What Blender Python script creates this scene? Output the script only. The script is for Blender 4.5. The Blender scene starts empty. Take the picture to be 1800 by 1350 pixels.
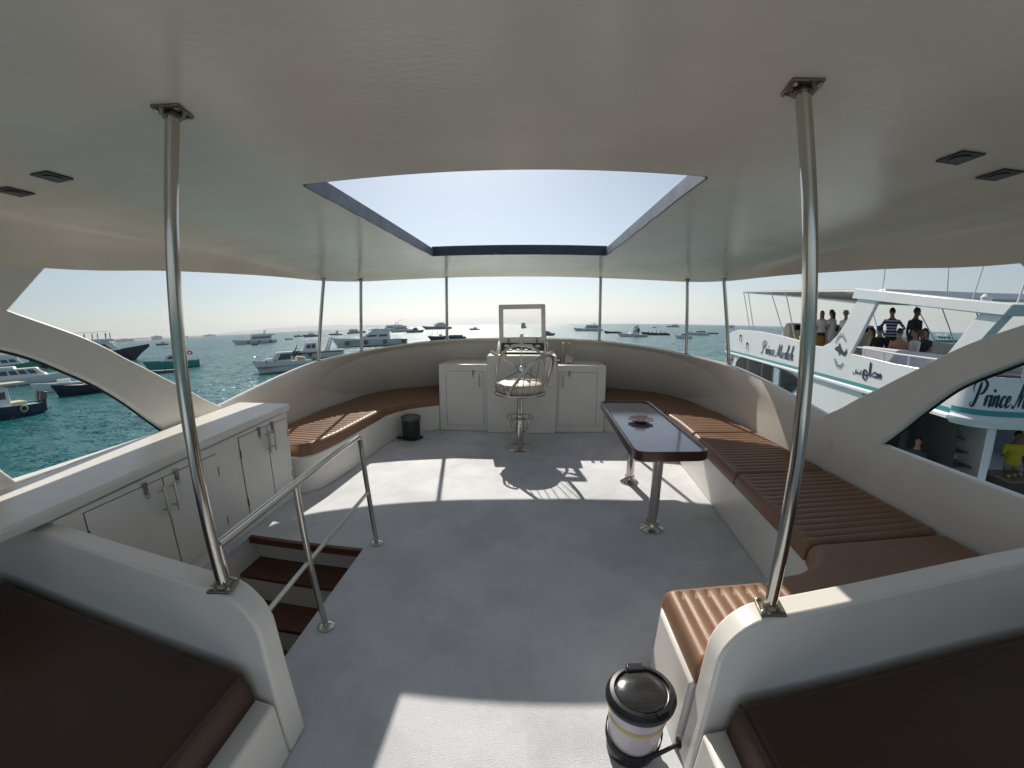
import bpy, math, random
from math import sin, cos, pi, radians, hypot, atan2, sqrt
from mathutils import Vector, Matrix

scene = bpy.context.scene
COL = scene.collection
random.seed(7)

# ------------------------------------------------------------------ camera, world, sun, exposure
def view_rot(pitch, roll, yaw):
    """x right, y forward, z up  ->  world; pitch down, yaw to starboard (degrees)"""
    p, r, y = radians(pitch), radians(roll), radians(yaw)
    Rr = Matrix(((cos(r), 0, sin(r)), (0, 1, 0), (-sin(r), 0, cos(r))))
    Rp = Matrix(((1, 0, 0), (0, cos(p), sin(p)), (0, -sin(p), cos(p))))
    Ry = Matrix(((cos(y), sin(y), 0), (-sin(y), cos(y), 0), (0, 0, 1)))
    return Ry @ Rp @ Rr

EYE = Vector((0.14, 0.0, 1.5))
RW = view_rot(8.626, 0.806, -2.95)          # view against the horizon
RS = view_rot(9.1, -0.18, -2.95)            # view against the boat: she lies a little heeled and bow-up
HEEL = Matrix.Translation(EYE) @ (RW @ RS.transposed()).to_4x4() @ Matrix.Translation(-EYE)

cam_data = bpy.data.cameras.new('camera')
cam = bpy.data.objects.new('camera', cam_data)
COL.objects.link(cam)
B = Matrix(((1, 0, 0), (0, 0, -1), (0, 1, 0)))
cam.matrix_world = Matrix.Translation(EYE) @ (RW @ B).to_4x4()
cam_data.type = 'PANO'                      # the photograph was taken through a wide action-camera lens
cam_data.sensor_width = 36.0
cam_data.sensor_fit = 'HORIZONTAL'
def lens(o):
    o.panorama_type = 'FISHEYE_LENS_POLYNOMIAL'
    o.fisheye_fov = radians(200)
    o.fisheye_polynomial_k0 = 0.0
    o.fisheye_polynomial_k1 = -1 / 14.0
    o.fisheye_polynomial_k2 = 0.0
    o.fisheye_polynomial_k3 = 0.102 / 14.0 ** 3
    o.fisheye_polynomial_k4 = 0.0
try:
    lens(cam_data)
except AttributeError:
    lens(cam_data.cycles)
cam_data.clip_start = 0.02
cam_data.clip_end = 30000
scene.camera = cam

SUN_EL, SUN_AZ = 38.7, -9.8                 # degrees, azimuth from the bow to port
sd = (HEEL.to_3x3() @ Vector((sin(radians(SUN_AZ)) * cos(radians(SUN_EL)), cos(radians(SUN_AZ)) * cos(radians(SUN_EL)), sin(radians(SUN_EL))))).normalized()
world = bpy.data.worlds.new('World')
scene.world = world
world.use_nodes = True
nt = world.node_tree
bg = nt.nodes['Background']
sky = nt.nodes.new('ShaderNodeTexSky')
sky.sky_type = 'NISHITA'
sky.sun_disc = False
sky.sun_elevation = math.asin(sd.z)
sky.sun_rotation = atan2(sd.x, sd.y)
sky.altitude = 0
sky.air_density = 1.0
sky.dust_density = 0.7
sky.ozone_density = 1.4
hs_ = nt.nodes.new('ShaderNodeHueSaturation')
hs_.inputs['Saturation'].default_value = 0.55
nt.links.new(sky.outputs[0], hs_.inputs['Color'])
tn_ = nt.nodes.new('ShaderNodeVectorMath'); tn_.operation = 'MULTIPLY'
tn_.inputs[1].default_value = (0.94, 1.0, 1.045)      # camera white balance: the whole sky a touch cooler
nt.links.new(hs_.outputs[0], tn_.inputs[0])
nt.links.new(tn_.outputs[0], bg.inputs[0])
bg.inputs[1].default_value = 0.072
sun_data = bpy.data.lights.new('sun', 'SUN')
sun_data.energy = 3.9
sun_data.angle = radians(0.53)
sun_data.color = (1.0, 0.94, 0.84)
sun = bpy.data.objects.new('sun', sun_data)
COL.objects.link(sun)
sun.rotation_euler = sd.to_track_quat('Z', 'Y').to_euler()
scene.view_settings.view_transform = 'Standard'
scene.view_settings.look = 'None'
scene.view_settings.exposure = 0.32
scene.view_settings.gamma = 1.0
scene.render.engine = 'CYCLES'
try:
    scene.cycles.use_denoising = True
    scene.cycles.max_bounces = 10
    scene.cycles.diffuse_bounces = 6
    scene.cycles.glossy_bounces = 3
    scene.cycles.transmission_bounces = 4
    scene.cycles.transparent_max_bounces = 6
    scene.cycles.sample_clamp_indirect = 6.0
    scene.cycles.caustics_reflective = False
    scene.cycles.caustics_refractive = False
except Exception:
    pass

# ------------------------------------------------------------------ materials
MATS = {}
def M(name, col, rough=0.5, metal=0.0, spec=0.5, var=0.0, vscale=3.0, bump=0.0, bscale=60.0, rvar=0.0, rscale=6.0,
      trans=0.0, alpha=1.0, coat=0.0, stretch=None, dirt=None, emit=None):
    if name in MATS:
        return MATS[name]
    m = bpy.data.materials.new(name)
    m.use_nodes = True
    n, l = m.node_tree.nodes, m.node_tree.links
    b = n['Principled BSDF']
    b.inputs['Base Color'].default_value = (*col, 1)
    b.inputs['Roughness'].default_value = rough
    b.inputs['Metallic'].default_value = metal
    b.inputs['Specular IOR Level'].default_value = spec
    if trans: b.inputs['Transmission Weight'].default_value = trans
    if alpha < 1: b.inputs['Alpha'].default_value = alpha
    if coat:
        b.inputs['Coat Weight'].default_value = coat
        b.inputs['Coat Roughness'].default_value = 0.08
    tc = n.new('ShaderNodeTexCoord')
    vec = tc.outputs['Object']
    if stretch:
        mp = n.new('ShaderNodeMapping')
        mp.inputs['Scale'].default_value = stretch
        l.new(vec, mp.inputs['Vector'])
        vec = mp.outputs['Vector']
    def noise(scale, detail=4.0, r=0.55):
        t = n.new('ShaderNodeTexNoise')
        t.inputs['Scale'].default_value = scale
        t.inputs['Detail'].default_value = detail
        t.inputs['Roughness'].default_value = r
        l.new(vec, t.inputs['Vector'])
        return t.outputs['Fac']
    colout = None
    if var:
        mr = n.new('ShaderNodeMapRange')
        mr.inputs['From Min'].default_value = 0.3
        mr.inputs['From Max'].default_value = 0.7
        mr.inputs['To Min'].default_value = 1 - var
        mr.inputs['To Max'].default_value = 1 + var
        l.new(noise(vscale, 6.0, 0.62), mr.inputs['Value'])
        mx = n.new('ShaderNodeVectorMath'); mx.operation = 'SCALE'
        mx.inputs[0].default_value = col
        l.new(mr.outputs[0], mx.inputs['Scale'])
        colout = mx.outputs[0]
        l.new(colout, b.inputs['Base Color'])
    if dirt:                                   # (colour, noise scale, threshold low, threshold high)
        dc, ds, lo, hi = dirt
        mr = n.new('ShaderNodeMapRange')
        mr.inputs['From Min'].default_value = lo
        mr.inputs['From Max'].default_value = hi
        l.new(noise(ds, 8.0, 0.7), mr.inputs['Value'])
        mi = n.new('ShaderNodeMix'); mi.data_type = 'RGBA'
        l.new(mr.outputs[0], mi.inputs['Factor'])
        mi.inputs[6].default_value = (*col, 1)
        if colout is not None: l.new(colout, mi.inputs[6])
        mi.inputs[7].default_value = (*dc, 1)
        l.new(mi.outputs[2], b.inputs['Base Color'])
    if rvar:
        mr = n.new('ShaderNodeMapRange')
        mr.inputs['To Min'].default_value = max(0.02, rough - rvar)
        mr.inputs['To Max'].default_value = rough + rvar
        l.new(noise(rscale, 5.0), mr.inputs['Value'])
        l.new(mr.outputs[0], b.inputs['Roughness'])
    if bump:
        bp = n.new('ShaderNodeBump')
        bp.inputs['Strength'].default_value = bump
        bp.inputs['Distance'].default_value = 0.01
        l.new(noise(bscale, 3.0), bp.inputs['Height'])
        l.new(bp.outputs[0], b.inputs['Normal'])
    if emit:
        b.inputs['Emission Color'].default_value = (*emit[0], 1)
        b.inputs['Emission Strength'].default_value = emit[1]
    MATS[name] = m
    return m

WHITE = M('gelcoat_white', (0.81, 0.78, 0.725), 0.32, var=0.05, vscale=1.7, bump=0.12, bscale=9, rvar=0.08, dirt=((0.52, 0.49, 0.43), 2.3, 0.62, 0.9))
CEIL = M('ceiling_gelcoat', (0.83, 0.755, 0.65), 0.19, spec=0.38, var=0.06, vscale=1.1, bump=0.10, bscale=30, rvar=0.09, rscale=2.2, stretch=(1, 2.4, 1), dirt=((0.5, 0.46, 0.38), 1.6, 0.66, 0.95))
DECK = M('deck_nonslip', (0.68, 0.70, 0.735), 0.42, var=0.13, vscale=2.2, bump=0.55, bscale=260, rvar=0.12, dirt=((0.42, 0.43, 0.46), 1.3, 0.50, 0.78))
VINYL = M('brown_vinyl', (0.245, 0.128, 0.070), 0.46, spec=0.55, var=0.12, vscale=6, bump=0.15, bscale=220, rvar=0.07)
VINYL_D = M('vignetted_dark_vinyl', (0.060, 0.029, 0.016), 0.5, var=0.2, vscale=3, bump=0.5, bscale=7, rvar=0.1)  # dark brown vinyl, darkened further to put corner vignetting into the colour
STEEL = M('stainless_steel', (0.57, 0.54, 0.49), 0.14, 1.0, var=0.08, vscale=4, rvar=0.05, rscale=5, bump=0.01, bscale=60, dirt=((0.30, 0.24, 0.15), 9, 0.70, 0.9))
STEEL_D = M('tarnished_steel', (0.30, 0.27, 0.22), 0.42, 1.0, var=0.3, vscale=25, dirt=((0.16, 0.10, 0.05), 22, 0.5, 0.75))
BLACKP = M('black_plastic', (0.018, 0.018, 0.02), 0.30, var=0.2, vscale=9, rvar=0.08, rscale=20)
RUBBER = M('black_rubber', (0.012, 0.012, 0.012), 0.75)
DARKWOOD = M('dark_wood', (0.055, 0.022, 0.014), 0.28, var=0.35, vscale=4, stretch=(1, 9, 1), coat=0.4)
TREAD = M('tread_wood', (0.12, 0.045, 0.027), 0.5, var=0.3, vscale=3, stretch=(1, 10, 10))
SEAMM = M('door_gap_shade', (0.17, 0.16, 0.145), 0.8)  # flat dark tone painting the shade in the gaps round door leaves
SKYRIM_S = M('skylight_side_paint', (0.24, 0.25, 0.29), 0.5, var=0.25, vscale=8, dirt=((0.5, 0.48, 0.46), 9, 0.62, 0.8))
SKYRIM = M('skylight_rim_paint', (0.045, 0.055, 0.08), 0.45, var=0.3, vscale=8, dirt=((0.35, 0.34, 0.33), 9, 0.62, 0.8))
CREAM = M('cream_cushion', (0.66, 0.60, 0.48), 0.5, var=0.05, vscale=6, bump=0.1, bscale=150)
GLASS = M('clear_acrylic', (0.95, 0.97, 0.97), 0.03, alpha=0.10)
REDGLASS = M('red_glass', (0.50, 0.06, 0.06), 0.10, alpha=0.8, coat=0.5)
CLEARGLASS = M('clear_glass', (0.85, 0.85, 0.85), 0.05, alpha=0.35)
GAUGE = M('gauge_face', (0.75, 0.75, 0.72), 0.35)
PANELBLK = M('instrument_panel', (0.02, 0.02, 0.022), 0.4, var=0.3, vscale=20)
BINBODY = M('bin_body', (0.62, 0.56, 0.60), 0.35, var=0.05, vscale=10, trans=0.05)
TAPE = M('yellow_tape', (0.55, 0.42, 0.16), 0.5)
BRASS = M('brass_knob', (0.62, 0.46, 0.22), 0.25, 1.0)

# ------------------------------------------------------------------ mesh helpers
ORIGIN = {}
SHIP = []                                    # roots that belong to the boat we stand on

def V(*a): return Vector(a)

class MB:
    def __init__(s):
        s.v, s.f = [], []
    def add(s, vs, fs):
        o = len(s.v)
        s.v += [tuple(p) for p in vs]
        s.f += [tuple(i + o for i in f) for f in fs]
        return s
    def box(s, x0, x1, y0, y1, z0, z1):
        return s.add([(x0, y0, z0), (x1, y0, z0), (x1, y1, z0), (x0, y1, z0), (x0, y0, z1), (x1, y0, z1), (x1, y1, z1), (x0, y1, z1)],
                     [(3, 2, 1, 0), (4, 5, 6, 7), (0, 1, 5, 4), (1, 2, 6, 5), (2, 3, 7, 6), (3, 0, 4, 7)])
    def hexa(s, p):                          # eight corners, bottom ring then top ring
        return s.add(p, [(3, 2, 1, 0), (4, 5, 6, 7), (0, 1, 5, 4), (1, 2, 6, 5), (2, 3, 7, 6), (3, 0, 4, 7)])
    def loft(s, rings, closed=True, cap0=True, cap1=True, cyc=False):
        n = len(rings[0]); vs = [p for r in rings for p in r]; fs = []
        m = len(rings)
        for i in range(m if cyc else m - 1):
            a, b = i * n, ((i + 1) % m) * n
            for j in range(n if closed else n - 1):
                k = (j + 1) % n
                fs.append((a + j, a + k, b + k, b + j))
        if closed and not cyc:
            if cap0: fs.append(tuple(reversed(range(n))))
            if cap1: fs.append(tuple((m - 1) * n + j for j in range(n)))
        return s.add(vs, fs)
    def prism(s, out, z0, z1):
        return s.loft([[(x, y, z0) for x, y in out], [(x, y, z1) for x, y in out]])
    def tube(s, pts, r, seg=10, cyc=False, caps=True):
        pts = [Vector(p) for p in pts]
        n = len(pts); rings = []
        up = None
        for i, p in enumerate(pts):
            if cyc: t = (pts[(i + 1) % n] - pts[i - 1])
            else: t = (pts[min(i + 1, n - 1)] - pts[max(i - 1, 0)])
            t.normalize()
            if up is None:
                a = Vector((0, 0, 1)) if abs(t.z) < 0.9 else Vector((1, 0, 0))
                up = (a - t * a.dot(t)).normalized()
            else:
                up = (up - t * up.dot(t))
                up = up.normalized() if up.length > 1e-6 else t.orthogonal().normalized()
            w = t.cross(up)
            rr = r[i] if isinstance(r, (list, tuple)) else r
            rings.append([p + up * (rr * cos(2 * pi * k / seg)) + w * (rr * sin(2 * pi * k / seg)) for k in range(seg)])
        return s.loft(rings, True, caps, caps, cyc)
    def lathe(s, prof, c=(0, 0, 0), seg=24, axis=None):
        rings = []
        for r, z in prof:
            rings.append([Vector((r * cos(2 * pi * k / seg), r * sin(2 * pi * k / seg), z)) for k in range(seg)])
        if axis is not None:
            q = Vector((0, 0, 1)).rotation_difference(Vector(axis).normalized())
            rings = [[q @ p for p in R] for R in rings]
        c = Vector(c)
        return s.loft([[p + c for p in R] for R in rings])
    def torus(s, c, R, r, axis=(0, 0, 1), seg=36, ss=8):
        q = Vector((0, 0, 1)).rotation_difference(Vector(axis).normalized())
        c = Vector(c)
        return s.tube([c + q @ Vector((R * cos(2 * pi * k / seg), R * sin(2 * pi * k / seg), 0)) for k in range(seg)], r, ss, True)
    def ball(s, c, rx, ry=None, rz=None, seg=12, rings=8, rot=None):
        ry = ry or rx; rz = rz or rx
        R = []
        c = Vector(c)
        for i in range(rings + 1):
            a = -pi / 2 + pi * i / rings
            rr = max(cos(a), 0.02)
            ring = [Vector((rx * rr * cos(2 * pi * k / seg), ry * rr * sin(2 * pi * k / seg), rz * sin(a))) for k in range(seg)]
            if rot is not None: ring = [rot @ p for p in ring]
            R.append([p + c for p in ring])
        return s.loft(R)
    def rot(s, mat):
        s.v = [tuple(mat @ Vector(p)) for p in s.v]
        return s
    def build(s, name, mat, parent=None, bevel=0.0, smooth=40, local=False, bseg=2):
        me = bpy.data.meshes.new(name)
        vs = s.v
        if parent is not None and not local:
            o = ORIGIN.get(parent.name, Vector((0, 0, 0)))
            vs = [(x - o.x, y - o.y, z - o.z) for x, y, z in vs]
        loc = Vector((0, 0, 0))
        if parent is None and not local:
            xs, ys, zs = zip(*vs)
            loc = Vector(((min(xs) + max(xs)) / 2, (min(ys) + max(ys)) / 2, min(zs)))
            vs = [(x - loc.x, y - loc.y, z - loc.z) for x, y, z in vs]
        me.from_pydata(vs, [], s.f)
        me.validate()
        mats = mat if isinstance(mat, (list, tuple)) else [mat]
        for m_ in mats: me.materials.append(m_)
        import bmesh
        bm = bmesh.new(); bm.from_mesh(me)
        bmesh.ops.recalc_face_normals(bm, faces=bm.faces)
        bm.to_mesh(me); bm.free()
        if smooth:
            for p in me.polygons: p.use_smooth = True
            me.set_sharp_from_angle(angle=radians(smooth))
        o = bpy.data.objects.new(name, me)
        COL.objects.link(o)
        o.location = loc
        if parent is not None:
            o.parent = parent
            ORIGIN[o.name] = ORIGIN.get(parent.name, Vector((0, 0, 0)))
        else:
            ORIGIN[o.name] = loc
        if bevel:
            b = o.modifiers.new('bevel', 'BEVEL')
            b.width = bevel; b.segments = bseg; b.limit_method = 'ANGLE'; b.angle_limit = radians(35)
            b.harden_normals = False
        return o

def tag(o, label=None, cat=None, group=None, kind=None, ship=False):
    if label: o['label'] = label
    if cat: o['category'] = cat
    if group: o['group'] = group
    if kind: o['kind'] = kind
    if ship: SHIP.append(o)
    return o

def thing(name, loc, label, cat, group=None, ship=True, rotz=0.0):
    o = bpy.data.objects.new(name, None)
    o.empty_display_size = 0.1
    COL.objects.link(o)
    o.location = loc
    o.rotation_euler = (0, 0, rotz)
    ORIGIN[o.name] = Vector(loc) if ship else Vector((0, 0, 0))
    return tag(o, label, cat, group, None, ship)

def copy_tree(o, parent=None):
    c = o.copy(); COL.objects.link(c)
    if parent is not None:
        c.parent = parent
    for ch in list(o.children):
        copy_tree(ch, c)
    return c

def crom(pts, n, closed=False):
    """n points spread along a Catmull-Rom curve through pts (any dimension)"""
    P = [Vector(p) for p in pts]
    m = len(P); dense = []
    segs = m if closed else m - 1
    for i in range(segs):
        if closed: a, b, c, d = P[i - 1], P[i], P[(i + 1) % m], P[(i + 2) % m]
        else:
            b, c = P[i], P[i + 1]
            a = P[i - 1] if i else b + (b - c)
            d = P[i + 2] if i + 2 < m else c + (c - b)
        for k in range(24):
            t = k / 24
            dense.append(0.5 * ((2 * b) + (c - a) * t + (2 * a - 5 * b + 4 * c - d) * t * t + (3 * b - a - 3 * c + d) * t ** 3))
    dense.append(P[0] if closed else P[-1])
    return resample(dense, n)

def resample(P, n):
    P = [Vector(p) for p in P]
    L = [0.0]
    for i in range(len(P) - 1): L.append(L[-1] + (P[i + 1] - P[i]).length)
    out = []; j = 0
    for k in range(n):
        d = L[-1] * k / (n - 1)
        while j < len(P) - 2 and L[j + 1] < d: j += 1
        q = (d - L[j]) / max(L[j + 1] - L[j], 1e-9)
        out.append(P[j].lerp(P[j + 1], min(max(q, 0), 1)))
    return out

def rrect(x0, x1, y0, y1, r, n=6):
    out = []
    for cx, cy, a0 in ((x1 - r, y1 - r, 0), (x0 + r, y1 - r, 90), (x0 + r, y0 + r, 180), (x1 - r, y0 + r, 270)):
        for k in range(n + 1):
            a = radians(a0 + 90 * k / n)
            out.append((cx + r * cos(a), cy + r * sin(a)))
    return out

# ------------------------------------------------------------------ the sea, the land
WATER_Z = -4.6
def sea_material():
    m = bpy.data.materials.new('sea_water'); m.use_nodes = True
    n, l = m.node_tree.nodes, m.node_tree.links
    b = n['Principled BSDF']
    b.inputs['Roughness'].default_value = 0.28
    b.inputs['IOR'].default_value = 1.333
    tc = n.new('ShaderNodeTexCoord')
    def noise(scale, detail, sx=1.0, sy=1.0, rough=0.5):
        mp = n.new('ShaderNodeMapping')
        mp.inputs['Scale'].default_value = (sx, sy, 1)
        mp.inputs['Rotation'].default_value = (0, 0, 0.35)
        l.new(tc.outputs['Object'], mp.inputs['Vector'])
        t = n.new('ShaderNodeTexNoise')
        t.inputs['Scale'].default_value = scale
        t.inputs['Detail'].default_value = detail
        t.inputs['Roughness'].default_value = rough
        l.new(mp.outputs[0], t.inputs['Vector'])
        return t.outputs['Fac']
    big = noise(0.02, 3)
    cr = n.new('ShaderNodeValToRGB')
    cr.color_ramp.elements[0].position = 0.35
    cr.color_ramp.elements[0].color = (0.004, 0.082, 0.090, 1)
    cr.color_ramp.elements[1].position = 0.68
    cr.color_ramp.elements[1].color = (0.008, 0.118, 0.122, 1)
    l.new(big, cr.inputs[0])
    l.new(cr.outputs[0], b.inputs['Base Color'])
    # wave slopes straight from noise, so that far water still glitters
    acc = None
    for scale, detail, sx, sy, amp in ((0.16, 2, 0.6, 1.5, 0.5), (0.9, 3, 0.7, 1.4, 1.6), (3.6, 3, 0.85, 1.2, 2.4)):
        mp = n.new('ShaderNodeMapping')
        mp.inputs['Scale'].default_value = (sx, sy, 1)
        mp.inputs['Rotation'].default_value = (0, 0, 0.35)
        l.new(tc.outputs['Object'], mp.inputs['Vector'])
        t = n.new('ShaderNodeTexNoise')
        t.inputs['Scale'].default_value = scale
        t.inputs['Detail'].default_value = detail
        l.new(mp.outputs[0], t.inputs['Vector'])
        sub = n.new('ShaderNodeVectorMath'); sub.operation = 'SUBTRACT'
        sub.inputs[1].default_value = (0.5, 0.5, 0.5)
        l.new(t.outputs['Color'], sub.inputs[0])
        mul = n.new('ShaderNodeVectorMath'); mul.operation = 'MULTIPLY'
        mul.inputs[1].default_value = (amp, amp, 0)
        l.new(sub.outputs[0], mul.inputs[0])
        if acc is None: acc = mul.outputs[0]
        else:
            ad = n.new('ShaderNodeVectorMath'); ad.operation = 'ADD'
            l.new(acc, ad.inputs[0]); l.new(mul.outputs[0], ad.inputs[1]); acc = ad.outputs[0]
    ad = n.new('ShaderNodeVectorMath'); ad.operation = 'ADD'
    ad.inputs[1].default_value = (0, 0, 1)
    l.new(acc, ad.inputs[0])
    no = n.new('ShaderNodeVectorMath'); no.operation = 'NORMALIZE'
    l.new(ad.outputs[0], no.inputs[0])
    l.new(no.outputs[0], b.inputs['Normal'])
    return m
SEA = sea_material()
mb = MB()
ringr = [0, 15, 40, 90, 180, 350, 700, 1500, 3500, 8000, 16000]
vs = [(0, 0, WATER_Z)]; fs = []
SEGS = 48
for i, r in enumerate(ringr[1:]):
    for k in range(SEGS):
        vs.append((r * cos(2 * pi * k / SEGS), r * sin(2 * pi * k / SEGS), WATER_Z))
for k in range(SEGS): fs.append((0, 1 + k, 1 + (k + 1) % SEGS))
for i in range(len(ringr) - 2):
    a, b_ = 1 + i * SEGS, 1 + (i + 1) * SEGS
    for k in range(SEGS):
        fs.append((a + k, a + (k + 1) % SEGS, b_ + (k + 1) % SEGS, b_ + k))
tag(mb.add(vs, fs).build('sea', SEA, local=True, smooth=0), 'rippled turquoise sea around the moored boats', None, None, 'structure')

def polar(az, d): return (0.14 + d * sin(radians(az)), d * cos(radians(az)))
HILL = M('hazy_hill', (0.26, 0.23, 0.19), 0.9, var=0.15, vscale=0.004)
def ridge(name, az0, az1, d, prof, label, mat):
    n = 60; rings = []
    for i in range(n + 1):
        t = i / n
        az = az0 + (az1 - az0) * t
        h = prof(t) * (1 + 0.10 * sin(t * 47) + 0.06 * sin(t * 113 + 1))
        ring = []
        for dd, hh in ((-0.10, 0.0), (-0.04, 0.55), (0, 1.0), (0.06, 0.6), (0.14, 0.0)):
            x, y = polar(az, d * (1 + dd))
            ring.append((x, y, WATER_Z - 1 + max(h, 0.5) * hh))
        rings.append(ring)
    o = MB().loft(rings, closed=False).build(name, mat, local=True, smooth=60)
    return tag(o, label, None, None, 'structure')
ridge('hills', -46, -12, 13000, lambda t: 135 * (sin(pi * min(1, t * 1.15)) ** 0.8 if t < 0.87 else 0) * (0.75 + 0.25 * sin(3 * t)), 'pale hazy hills along the horizon', HILL)
ridge('coast', -75, -40, 3600, lambda t: 26 * (0.35 + 0.65 * abs(sin(7 * t + 0.6))) * min(1, (1 - t) * 6), 'low sandy coast beyond the anchorage', HILL)
BLDG = M('pale_concrete', (0.45, 0.42, 0.38), 0.9)
for i, (az, d, w, h, lab) in enumerate(((-49.6, 2900, 60, 20, 'flat-topped pale block standing alone on the low coast'),
                                       (-46.6, 3000, 50, 10, 'small low pale block on the coast beside the pole of the canopy'),
                                       (-53.0, 2800, 90, 13, 'wide low pale block on the coast above the navy yacht'),
                                       (-43.6, 3300, 80, 10, 'long low pale block where the coast runs out'))):
    x, y = polar(az, d)
    r = thing('coast_building', (x, y, WATER_Z), lab, 'building', 'buildings on the far coast', ship=False, rotz=radians(-az))
    MB().box(-w / 2, w / 2, -15, 15, 0, h).build('wall', BLDG, r)
    MB().box(-w / 2 - 1, w / 2 + 1, -16, 16, h, h + 2).build('roof', BLDG, r)
    MB().box(-w * 0.2, w * 0.1, -8, 8, h + 2, h + 6).build('stair_tower', BLDG, r)

# ------------------------------------------------------------------ the boat we stand on: deck, roof, bulwark
SX0, SX1, SY0, SY1 = -1.88, -0.98, 0.955, 2.24        # stair opening
mb = MB()
X = [-2.75, SX0, SX1, 2.75]; Y = [-9.0, SY0, SY1, 6.7]
for i in range(3):
    for j in range(3):
        if i == 1 and j == 1: continue
        mb.add([(X[i], Y[j], 0), (X[i + 1], Y[j], 0), (X[i + 1], Y[j + 1], 0), (X[i], Y[j + 1], 0)], [(0, 1, 2, 3)])
# underside, so that the sheet has a thickness at the opening
for (a, b_) in (((SX0, SY1), (SX1, SY1)), ((SX1, SY1), (SX1, SY0)), ((SX1, SY0), (SX0, SY0)), ((SX0, SY0), (SX0, SY1))):
    mb.add([(a[0], a[1], 0), (b_[0], b_[1], 0), (b_[0], b_[1], -0.05), (a[0], a[1], -0.05)], [(0, 1, 2, 3)])
deck = tag(mb.build('deck', DECK, smooth=0), 'grey white non-slip deck floor', None, None, 'structure', True)

def ceil_z(y): return 2.085 + 0.016 * y
# half outline (starboard), aft to bow: lip of the roof, and the edge where the flat ceiling begins to turn down
LIP_OLD = [(2.45, -0.55, 1.86), (2.45, 0.0, 1.86), (2.45, 1.5, 1.86), (2.45, 2.3, 1.917), (2.45, 3.3, 1.972), (2.43, 4.0, 2.008), (2.39, 4.55, 2.02), (2.22, 5.22, 2.056), (1.75, 5.62, 2.10), (1.14, 5.88, 2.135), (0.55, 5.99, 2.147), (0.0, 6.03, 2.15)]
LIP = [(2.45, -0.55, 1.86), (2.45, 0.0, 1.86), (2.45, 1.5, 1.86), (2.45, 2.3, 1.917), (2.445, 3.3, 1.972), (2.41, 3.9, 1.992), (2.36, 4.40, 2.003), (2.15, 5.03, 2.036), (1.67, 5.40, 2.078), (1.09, 5.64, 2.112), (0.55, 5.74, 2.128), (0.0, 5.78, 2.133)]
FLAT = [(2.28, -0.55), (2.28, 0.0), (2.28, 1.5), (2.27, 2.2), (2.22, 2.9), (2.08, 3.5), (1.88, 4.0), (1.55, 4.5), (1.2, 4.8), (0.8, 4.98), (0.4, 5.06), (0.0, 5.08)]
NR = 48
lip = crom(LIP, NR); flat = crom([(x, y, ceil_z(y)) for x, y in FLAT], NR)
def both(c): return [Vector(p) for p in c] + [Vector((-p[0], p[1], p[2])) for p in reversed(c[:-1])]
lip, flat = both(lip), both(flat)
skx, sky0, sky1 = 0.86, 1.60, 3.93
cen = Vector((0, 2.75))
def on_rect(p):
    d = Vector((p[0], p[1])) - cen
    t = min((skx / abs(d.x)) if abs(d.x) > 1e-6 else 1e9, ((sky1 - cen.y) / d.y) if d.y > 0 else ((sky0 - cen.y) / d.y if d.y < 0 else 1e9))
    q = cen + d * t
    return Vector((q.x, q.y, ceil_z(q.y)))
# the flat ceiling (with the aft edge closed by extra points)
aft = [Vector((2.28 - 4.56 * k / 24, -0.55, ceil_z(-0.55))) for k in range(1, 24)]
loop = flat + [Vector((-p.x * -1, p.y, p.z)) if False else Vector((-2.28 + 4.56 * k / 24, -0.55, ceil_z(-0.55))) for k in range(1, 24)]
# snap the rectangle's four corners
inner = [on_rect(p) for p in loop]
for c in ((skx, sky0), (skx, sky1), (-skx, sky1), (-skx, sky0)):
    i = min(range(len(inner)), key=lambda k: (inner[k].xy - Vector(c)).length)
    inner[i] = Vector((c[0], c[1], ceil_z(c[1])))
mb = MB()
TH = 0.062
mb.loft([inner, loop], closed=True, cap0=False, cap1=False)
# cove from the flat ceiling to the lip, round the lip, up to the roof edge, over the top
def mixr(a, b_, t, up): return [p.lerp(q, t) + Vector((0, 0, (p.z - q.z) * up)) for p, q in zip(a, b_)]
r1 = mixr(flat, lip, 0.30, 0.24)
r2 = mixr(flat, lip, 0.62, 0.36)
r3 = mixr(flat, lip, 0.88, 0.22)
out0 = [Vector((p.x * 1.012, p.y + (0.015 if p.y > 4.4 else 0.0), p.z + 0.004)) for p in lip]
out1 = [Vector((p.x * 1.022, p.y + (0.03 if p.y > 4.4 else 0.0), p.z + 0.03)) for p in lip]
out2 = [Vector((p.x * 1.00, p.y - (0.03 if p.y > 4.4 else 0.0), ceil_z(p.y) + TH + 0.0)) for p in lip]
mb.loft([flat, r1, r2, r3, lip, out0, out1, out2], closed=False)
top_loop = out2 + [Vector((-2.45 + 4.9 * k / 24, -0.55, ceil_z(-0.55) + TH)) for k in range(1, 24)]
top_in = [p + Vector((0, 0, TH)) for p in inner]
mb.loft([top_loop, top_in], closed=True, cap0=False, cap1=False)
roof = tag(mb.build('roof', CEIL, smooth=50), 'glossy off-white canopy roof with a square skylight opening', None, None, 'structure', True)
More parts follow.
